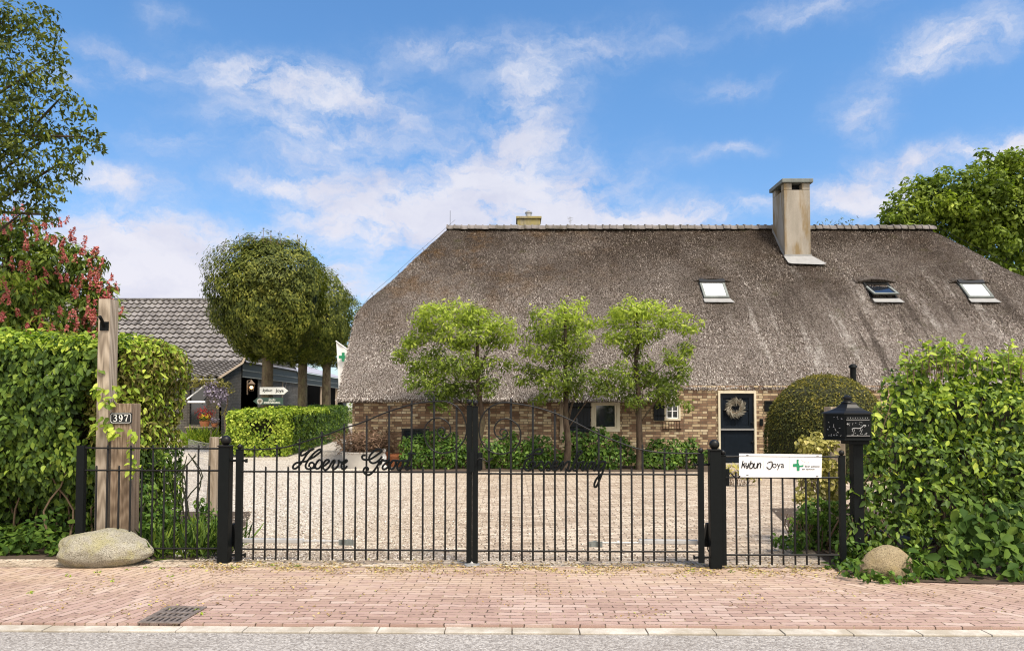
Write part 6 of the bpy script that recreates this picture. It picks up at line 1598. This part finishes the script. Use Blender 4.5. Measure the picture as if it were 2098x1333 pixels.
# ---- yew dome
YY = 17.8; yc = P(1678, 0, YY); rY = (P(1795, 0, YY).x - P(1562, 0, YY).x) / 2; zY = P(0, 766, YY).z
yt = thing('yew_dome', (yc.x, YY, 0), 'clipped yew dome of dark olive green near the stable door', 'topiary')
n = 56000; g = np.random.default_rng(91); d = g.normal(0, 1, (n, 3)); d /= np.linalg.norm(d, axis=1, keepdims=True); d = d[(d[:, 2] > -.35) & (d[:, 1] < .45)]
pw = 2.0; s_ = (np.abs(d) ** pw).sum(1, keepdims=True) ** (-1 / pw)
zc = zY * .38
kk = .955 + .05 * g.random((len(d), 1)); p = d * s_ * kk
pos = np.stack([yc.x + p[:, 0] * rY, YY + p[:, 1] * rY, zc + p[:, 2] * (zY - zc) ], 1)
low = d[:, 2] < 0; pos[low, 2] = zc + d[low, 2] / .35 * zc; pos[low, 0] = yc.x + (d[low, 0] / np.hypot(d[low, 0], d[low, 1])) * rY * .985; pos[low, 1] = YY + (d[low, 1] / np.hypot(d[low, 0], d[low, 1])) * rY * .985
tone = np.clip(.26 + .58 * np.clip(d[:, 2], 0, 1) + g.normal(0, .2, len(d)), 0, 1)  # tone follows how far leaves face up: light from above put into colour
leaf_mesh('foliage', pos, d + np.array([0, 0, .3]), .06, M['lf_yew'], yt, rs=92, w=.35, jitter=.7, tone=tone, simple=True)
b = MB(); b.lathe((yc.x, YY, 0), [(rY * .93, 0), (rY * .94, zc), (rY * .88, zc + (zY - zc) * .42), (rY * .68, zc + (zY - zc) * .72), (rY * .35, zc + (zY - zc) * .92), (.01, zc + (zY - zc) * .96)], 24); b.build('shaded_crown_core', M['inner'], yt)  # dark dome under the leaves, coloured as shaded depth
# ---- variegated shrub and greenery behind the side gate
bush('yellow variegated shrub behind the side gate, under the mailbox', [(1650,912,20),(1685,915,24),(1655,945,22),(1695,950,22),(1662,985,26),(1700,990,24),(1652,1015,22),(1695,1018,24),(1672,895,12)], 8.75, 86, M['lf_varieg'], .055, 9000, name='shrub', cat='shrub', group=None, inner=.1)
bush('green shrub behind the lower bars of the side gate', [(1665,1045,28),(1705,1050,26),(1648,1080,30),(1690,1090,32),(1635,1110,22),(1700,1120,26),(1662,1120,26),(1610,1112,14),(1592,1105,10),(1715,1085,22),(1655,1060,20)], 8.5, 87, M['lf_hydr'], .055, 8000, name='shrub', cat='shrub', group=None, inner=.1)
# ---- big hedge right
hr = thing('hedge', (5.2, 8.3, 0), 'big bright green leafy hedge to the right of the mailbox', 'hedge')
cl = [(1862,800,50,8.3),(1925,775,46,8.4),(1990,768,46,8.4),(2060,775,48,8.4),(2130,770,60,8.4),(2210,790,60,8.4),(2230,880,70,8.3),(2240,980,70,8.2),(2220,1080,70,8.1),(2160,1120,60,7.9),(1835,850,42,8.1),(1900,850,60,8.1),(1980,850,70,8.1),(2070,860,80,8.1),(1830,920,44,7.9),(1900,940,60,7.9),
      (1990,950,70,7.9),(2080,960,80,7.9),(1800,980,42,7.85),(1860,1020,55,7.8),(1940,1040,65,7.8),(2040,1050,75,7.8),(1785,1050,36,7.8),(1850,1090,50,7.7),(1930,1120,55,7.7),(1780,1100,34,7.75),(2010,1130,60,7.7),(2090,1130,60,7.8),(2160,900,80,8.2),(2160,1050,80,8.0),(1795,925,26,7.85),(1760,1060,22,7.8),(1765,1010,22,7.85),(2040,748,28,8.5),(1960,745,24,8.5),(1880,758,24,8.5),(1775,900,22,7.95),(1768,960,24,7.9),(1752,1040,24,7.85),(1745,1095,22,7.8),(1790,860,18,8.0),(1765,1120,24,7.7),(1750,985,20,7.72),(1752,1075,22,7.65),(1738,1120,20,7.6),(1770,1010,24,7.65),(1790,1130,24,7.55)]
bl = []; rg = random.Random(7)
for (px, py, rp, Y) in cl:
    c = P(px, py, Y); r = rp / F * Y; bl.append(((c.x, c.y + r * .3, c.z), (r, r * .9, r)))
pos, nr = blob_points(101, bl, 6200, .5)
g = np.random.default_rng(6); front = nr[:, 1] < .35; pos, nr = pos[front], nr[front] + np.array([0, -.5, .25])
ok = pos[:, 2] > .05; pos, nr = pos[ok], nr[ok]
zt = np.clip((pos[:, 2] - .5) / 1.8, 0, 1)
bright = g.random(len(pos)) < (.01 + .95 * zt ** 1.9)  # lime share grows with height: light on the hedge top put into colour
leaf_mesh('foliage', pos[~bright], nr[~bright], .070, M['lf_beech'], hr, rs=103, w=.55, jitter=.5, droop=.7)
leaf_mesh('young_bright_foliage', pos[bright], nr[bright], .074, M['lf_beech_y'], hr, rs=104, w=.55, jitter=.5, droop=.5)
b = MB()
for k in range(60):
    c = bl[rg.randrange(len(bl))]; x0 = c[0][0] + rg.uniform(-.1, .1); p = [(x0 * .9 + .5, 8.6, 0), (x0, c[0][1] + .15, c[0][2] * .5), (c[0][0] + rg.uniform(-.3, .3), c[0][1] - .1, c[0][2] + rg.uniform(0, .25))]
    b.tube(catmull(p, 5), [.014 - .001 * i for i in range(11)], 5)
b.build('stems', M['twig'], hr)
b = MB()
b.box(4.75, 6.35, 8.75, 9.2, .1, 1.92); b.build('shaded_core', M['inner'], hr)  # dark box behind the leaves, coloured as inner shade
# shoots standing out of its top
b = MB(); pp, qq = [], []
for k in range(60):
    px = rg.uniform(1850, 2098); py = 752 - 18 * math.sin((px - 1840) / 260 * 3.1) + rg.uniform(-14, 14); c = P(px, py, 8.25 + rg.uniform(-.2, .3)); e = c + Vector((rg.uniform(-.08, .08), rg.uniform(-.1, .05), rg.uniform(.06, .2)))
    b.tube([tuple(c - Vector((0, 0, .15))), tuple(c), tuple(e)], [.005, .004, .002], 4)
    for j in range(7):
        q = c.lerp(e, j / 6); pp.append(tuple(q)); qq.append((rg.uniform(-1, 1), -.6, .8))
b.build('twigs', M['twig'], hr); leaf_mesh('shoot_leaves', np.array(pp), np.array(qq), .072, M['lf_beech_y'], hr, rs=105, w=.5, jitter=.4, droop=.1)
# ---- big leaved creeper and ground cover at its foot
bc_ = thing('creeper', (4.9, 7.3, 0), 'dark big leaved creeper hanging low on the hedge by the road', 'creeper')
bl = [((P(px, py, Y)), (rp / F * Y, rp / F * Y * .5, rp / F * Y)) for px, py, rp, Y in ((2000,1100,55,7.3),(2070,1080,60,7.3),(1960,1140,45,7.2),(2040,1150,50,7.1),(2098,1150,50,7.1),(1990,1050,30,7.4),(2130,1100,60,7.2),(1900,1160,35,7.2),(1940,1170,30,7.1),(2080,1180,26,6.95),(2010,1180,26,7.0))]
pos, nr = blob_points(111, bl, 1500, .3); ok = (pos[:, 2] > .02); nr = nr * .4 + np.array([0, -1, .45])
leaf_mesh('foliage', pos[ok], nr[ok], .105, M['lf_low'], bc_, rs=112, w=.6, jitter=.45, droop=.8)
gc = thing('ground_cover', (3.6, 7.1, 0), 'low leafy ground cover round the smaller tan boulder', 'ground cover'); gc['kind'] = 'stuff'
bl = [((P(px, py, Y)), (rp / F * Y, rp / F * Y * .8, rp / F * Y * .7)) for px, py, rp, Y in ((1740,1120,26,7.6),(1720,1150,18,7.5),(1760,1160,24,7.25),(1790,1178,20,7.0),(1825,1186,18,6.95),(1860,1180,18,7.0),(1885,1165,22,7.1),(1735,1172,16,7.2),(1700,1160,12,7.5),(1745,1090,20,7.7),(1900,1180,16,7.0),(1870,1130,20,7.3),(1940,1185,16,6.95),(1770,1176,15,6.9),(1810,1186,15,6.88),(1845,1186,15,6.88),(1875,1176,15,6.92),(1862,1150,13,7.0),(1752,1152,14,7.0))]
pos, nr = blob_points(113, bl, 3600, .2); ok = (pos[:, 2] > .012)
leaf_mesh('foliage', pos[ok], nr[ok], .07, M['lf_hydr'], gc, rs=114, w=.58, jitter=.5, droop=.4)
tag(sheet('soil_bed', [(3.25, 7.35, 0), (3.5, 6.98, 0), (4.3, 6.86, 0), (9, 6.75, 0), (9, 12, 0), (4.2, 12, 0), (3.55, 9.0, 0)], M['soil'], .010), kind='structure')
# ---- red horse chestnut left
def crown_tree(name, label, base, ztrunk, r0, blobs, mat, leaf, per, seed, cat='tree', inner=.45, w=.4, jit=.55, droop=.6, simple=True, bark='bark_dark', upb=.4, sub=5, tone=None, group=None, spread=.82, small=(.25, .45)):
    t = thing(name, base, label, cat, group=group); g = random.Random(seed); bl = []
    for (c, r) in blobs:
        bl.append((tuple(c), (r * .8, r * .8, r * .7)))
        for _ in range(sub):
            d = Vector((g.gauss(0, 1), g.gauss(0, 1), g.gauss(0, 1))).normalized(); rr = r * g.uniform(*small)
            bl.append((tuple(Vector(c) + d * r * spread * g.uniform(.8, 1.1)), (rr, rr, rr * .75)))
    limbs('trunk', M[bark], t, base, (base[0], base[1], ztrunk), r0, r0 * .4, [(tuple(c), 0) for c, r in blobs], seed, 10, .15, .16)
    pos, nr = blob_points(seed, bl, per, inner, upb=upb); tn = None
    leaf_mesh('foliage', pos, nr, leaf, mat, t, rs=seed, w=w, jitter=jit, droop=droop, simple=simple)
    return t, bl, pos, nr
cb_ = []
for px, py, rp, Y in ((0,560,80,17),(60,520,55,17),(120,545,60,17),(175,560,45,17),(195,610,42,17),(150,640,60,16.5),(80,640,70,16),(10,660,60,15.5),(205,660,30,16.5),(120,690,50,16),(40,700,50,15.5),(180,700,38,16.5),(-70,600,90,17),(20,480,40,17),(70,580,60,17.5),(215,700,22,16.5),(-40,500,60,17.5),(110,500,40,17.2),(165,525,34,17.1),(60,475,40,17.6),(215,590,26,16.9),(228,640,20,16.8),(30,620,60,16.6),(90,590,50,16.8)):
    cb_.append((P(px, py, Y), rp / F * Y))
ct, bl, pos, nr = crown_tree('red_chestnut', 'chestnut tree with red flower candles behind the left hedge', (P(-10, 0, 17).x, 17.5, 0), 6.0, .22, cb_, M['lf_chest'], .17, 1500, 121, w=.36, droop=1.3, jit=.45, inner=.55)
g = np.random.default_rng(122); PPx = []; NNx = []; cand = []
for (c, r) in cb_:
    for _ in range(11):
        d = np.array([g.normal(), -abs(g.normal()) - .2, g.normal() * .9 + .25]); d /= np.linalg.norm(d); cand.append(np.array(c) + d * r * g.uniform(1.0, 1.25))
for c in cand:
    m_ = 46; t_ = g.random((m_, 1)); a = g.uniform(0, 6.28, (m_, 1)); rad = .05 * (1.1 - t_); s_ = g.uniform(.45, .95); tilt = g.normal(0, .25, 2)
    o_ = np.concatenate([np.cos(a) * rad + tilt[0] * t_ * .24, np.sin(a) * rad + tilt[1] * t_ * .24, t_ * .26], 1) * s_
    PPx.append(c + o_); NNx.append(np.concatenate([np.cos(a), np.sin(a), np.ones_like(a) * .5], 1))
gl_ = np.random.default_rng(124); bl2 = [(P(px, py, 15.6), (rp / F * 15.6, rp / F * 15.6 * .7, rp / F * 15.6 * .45)) for px, py, rp in ((25,570,45),(60,600,40),(10,640,40),(90,655,38),(40,690,40),(130,690,34),(75,575,24))]
p2, n2_ = blob_points(125, bl2, 1300, .3); leaf_mesh('young_bright_foliage', p2, n2_, .16, M['lf_lime'], ct, rs=126, w=.36, jitter=.5, droop=1.0, simple=True)
leaf_mesh('blossom', np.concatenate(PPx), np.concatenate(NNx), .040, M['petal_red'], ct, rs=123, w=.9, jitter=.4, simple=True)
# ---- big oak overhanging at the upper left
ob = []
for px, py, rp in ((20,40,70),(90,60,42),(-40,120,90),(60,150,60),(130,195,38),(30,230,70),(110,270,42),(160,225,26),(175,280,24),(60,330,60),(130,330,32),(165,315,20),(20,390,45),(80,400,34),(-60,330,90),(0,300,60),(100,440,18),(150,350,22),(-120,200,120),(0,420,26),(115,120,22),(200,295,14),(40,440,20),(120,385,22)):
    Y = 14.0 + (px % 3) * .4; ob.append((P(px, py, Y), rp / F * Y))
ot, bl, pos, nr = crown_tree('oak_tree', 'tall oak whose crown hangs over the red chestnut', (P(-330, 0, 14.5).x, 14.6, 0), 9.5, .32, ob, M['lf_oak'], .105, 1500, 131, w=.45, droop=.7, inner=.05, jit=.9, sub=12, spread=1.1, small=(.12, .34))
# ---- trees beyond the house right
fb = []
for px, py, rp in ((1850,440,48),(1900,420,60),(1960,390,60),(2020,370,60),(2075,365,60),(2140,370,80),(1990,440,70),(2060,450,80),(2110,430,60),(2040,510,60),(2098,530,60),(1935,450,45),(1880,455,40),(2098,470,60),(1830,445,26),(2000,480,40),(2040,345,30),(1870,400,36),(1920,385,36),(1850,470,36),(1960,420,60),(2050,420,70),(2098,420,70),(2020,540,40)):
    Y = 44 + (px % 5) * .8; fb.append((P(px, py, Y), rp / F * Y))
crown_tree('broadleaf_tree', 'large spreading green tree beyond the far right roof end', (P(2060, 0, 46).x, 46.5, -.07), 14, .5, fb, M['lf_far'], .28, 300, 141, w=.55, inner=.6, jit=.5, bark='bark', sub=14, spread=.95, small=(.16, .36))
sb = [(P(px, py, 40), rp / F * 40) for px, py, rp in ((1690,456,12),(1720,452,14),(1748,450,14),(1705,458,10))]
crown_tree('distant_tree', 'sparse treetop peeping over the ridge beside the big chimney', (P(1720, 0, 40).x, 40, -.07), 11, .12, sb, M['lf_oak'], .16, 22, 151, inner=.1, sub=4)
# filler trees far behind the yard so that no empty horizon shows
for i, (px, Y, zt0, r) in enumerate(((-120, 60, 8, 4.5), (60, 66, 7, 4.5), (690, 90, 6, 4.5), (740, 95, 6.5, 4.5))):
    x = P(px, 0, Y).x; bb_ = [((x + dx * r, Y, zt0 - r * .8 + dz * r), r * .5) for dx, dz in ((0, .3), (-.6, -.2), (.6, -.2), (0, -.7), (-.5, -.9), (.5, -.9))]
    crown_tree('distant_tree', ['round green tree far behind the left hedge', 'green tree behind the barn, beyond the red chestnut', 'distant green tree at the end of the shed', 'distant green tree behind the farmhouse gable'][i], (x, Y, -.07), zt0 - r * .5, .25, bb_, M['lf_far'], .34, 40, 160 + i, inner=.5)
# ---- wisteria on the barn corner
wt = thing('wisteria', (P(445, 0, 32).x, 33.0, .33), 'wisteria with mauve flower clusters on the barn gable corner', 'climber')
bl = [(P(px, py, 33.2), (rp / F * 33, rp / F * 33 * .8, rp / F * 33 * .6)) for px, py, rp in ((405,778,18),(432,782,20),(458,785,18),(470,800,10),(450,830,9),(460,845,10),(440,800,14),(395,790,10))]
pos, nr = blob_points(171, bl, 900, .1); leaf_mesh('foliage', pos, nr, .17, M['lf_olive'], wt, rs=172, w=.35, jitter=.7, simple=True)
bl = [(P(px, py, 33.0), (.14, .12, .36)) for px, py in ((425,800),(434,808),(444,800),(455,803),(462,810),(449,815),(430,795),(440,790))]
pos, nr = blob_points(173, bl, 2600, .1); leaf_mesh('blossom', pos, nr, .08, M['petal_mauve'], wt, rs=174, w=.9, jitter=.6, simple=True)
b = MB(); p = [P(464, 878, 33.3), P(460, 850, 33.3), P(466, 820, 33.3), P(450, 790, 33.3), P(415, 783, 33.3)]; p[0].z = .33; b.tube(catmull([tuple(q) for q in p], 4), .04, 6); b.build('stem', M['bark'], wt)
b = MB(); b.tube([P(372, 826, 33), P(420, 789, 33.6)], .035, 6); b.tube([P(385, 823, 33), P(420, 823, 33)], .045, 6); o = b.build('awning_arm', M['white_paint']); tag(o, 'pale awning arm slanting before the barn window', 'awning arm')
# ------------------------------------------------------------------ loose pebbles, litter and moss
def scatter_stones(name, label, n, fn, size, mat, rs):
    g = np.random.default_rng(rs); pts = fn(g, n); n = len(pts)
    base = np.array([(1,0,0),(0,1,0),(-1,0,0),(0,-1,0),(0,0,.62),(0,0,-.4)]); fc = np.array([(0,1,4),(1,2,4),(2,3,4),(3,0,4),(1,0,5),(2,1,5),(3,2,5),(0,3,5)])
    s = size * g.uniform(.5, 1.3, (n, 1, 1)); a = g.uniform(0, 6.28, n); ca, sa = np.cos(a), np.sin(a)
    v = base[None] * s * (1 + g.uniform(-.3, .3, (n, 6, 3))); v2 = v.copy(); v2[..., 0] = v[..., 0] * ca[:, None] - v[..., 1] * sa[:, None]; v2[..., 1] = v[..., 0] * sa[:, None] + v[..., 1] * ca[:, None]
    v2 += pts[:, None, :]
    f = (np.arange(n)[:, None, None] * 6 + fc[None]).reshape(-1, 3)
    me = bpy.data.meshes.new(name); me.vertices.add(n * 6); me.vertices.foreach_set('co', v2.reshape(-1).astype(np.float32)); me.loops.add(len(f) * 3); me.loops.foreach_set('vertex_index', f.reshape(-1).astype(np.int32))
    me.polygons.add(len(f)); me.polygons.foreach_set('loop_start', (np.arange(len(f)) * 3).astype(np.int32)); me.update(calc_edges=True)
    at = me.attributes.new('rnd', 'FLOAT', 'FACE'); at.data.foreach_set('value', np.repeat(g.random(n), 8).astype(np.float32))
    o = link_mesh(name, me, mat); tag(o, label, 'gravel', kind='stuff'); return o
def yard(g, n):
    u = g.random(n); y = 7.9 + u ** 1.6 * 9; x = -3.4 - (y - 7.9) * .25 + g.random(n) * (6.4 + (y - 7.9) * .75)
    keep = g.random(n) < np.where(x < -.8 + g.normal(0, .5, n), .85, .12); x, y = x[keep], y[keep]
    return np.stack([x, y, np.full(len(x), .008)], 1)
scatter_stones('gravel', 'loose pale gravel scattered over the courtyard', 42000, yard, .011, M['pebble'], 201)
g = np.random.default_rng(211); n = 9000
u = g.random(n); x = -3.3 + 6.6 * g.random(n); y = 7.55 + g.normal(0, .16, n) - .03 * x
pm = np.array([mnoise.noise(Vector((a * 3, b_ * 5, 2))) for a, b_ in zip(x, y)]); ok = (pm > -.12) & (y < 7.95); x, y = x[ok], y[ok]
x2 = g.uniform(-4.4, 4, 5200); y2 = 5.75 + g.random(5200) * 1.9; pm = np.array([mnoise.noise(Vector((a * 2.2, b_ * 3, 9))) for a, b_ in zip(x2, y2)]); thr = np.where(x2 < -1.5, .08, .26); ok = pm > thr
x3 = g.uniform(-4.4, 4.4, 1500); y3 = np.array([kx(a).y for a in x3]) + g.normal(0, .012, 1500) - .015
xx = np.concatenate([x, x2[ok]]); yy = np.concatenate([y, y2[ok]])
pos = np.stack([xx, yy, np.full(len(xx), .006)], 1)
o = leaf_mesh('leaf_litter', pos, np.tile(np.array([[0, 0, 1.]]), (len(pos), 1)), .022, M['litter'], None, rs=212, w=.45, jitter=.35, svar=.7)
tag(o, 'dry leaf litter and moss crumbs on the brick paving', 'litter', kind='stuff')
# small weeds in the joints round boulder and drain
bl = [((q.x, q.y, .010), (.035, .02, .014)) for q in [G(px, py) for px, py in ((405,1250),(412,1258),(330,1165),(260,1168),(300,1163),(230,1190),(395,1160),(560,1158),(610,1160),(1420,1170),(1500,1172),(480,1162),(140,1180),(60,1215),(350,1180),(200,1172))]]
pos, nr = blob_points(221, bl, 22000, .1); ok = pos[:, 2] > .004
wd = leaf_mesh('joint_weeds', pos[ok], nr[ok], .028, M['lf_beech_y'], None, rs=222, w=.5, jitter=.7); tag(wd, 'tiny weeds sprouting from the paving joints', 'weeds', kind='stuff')
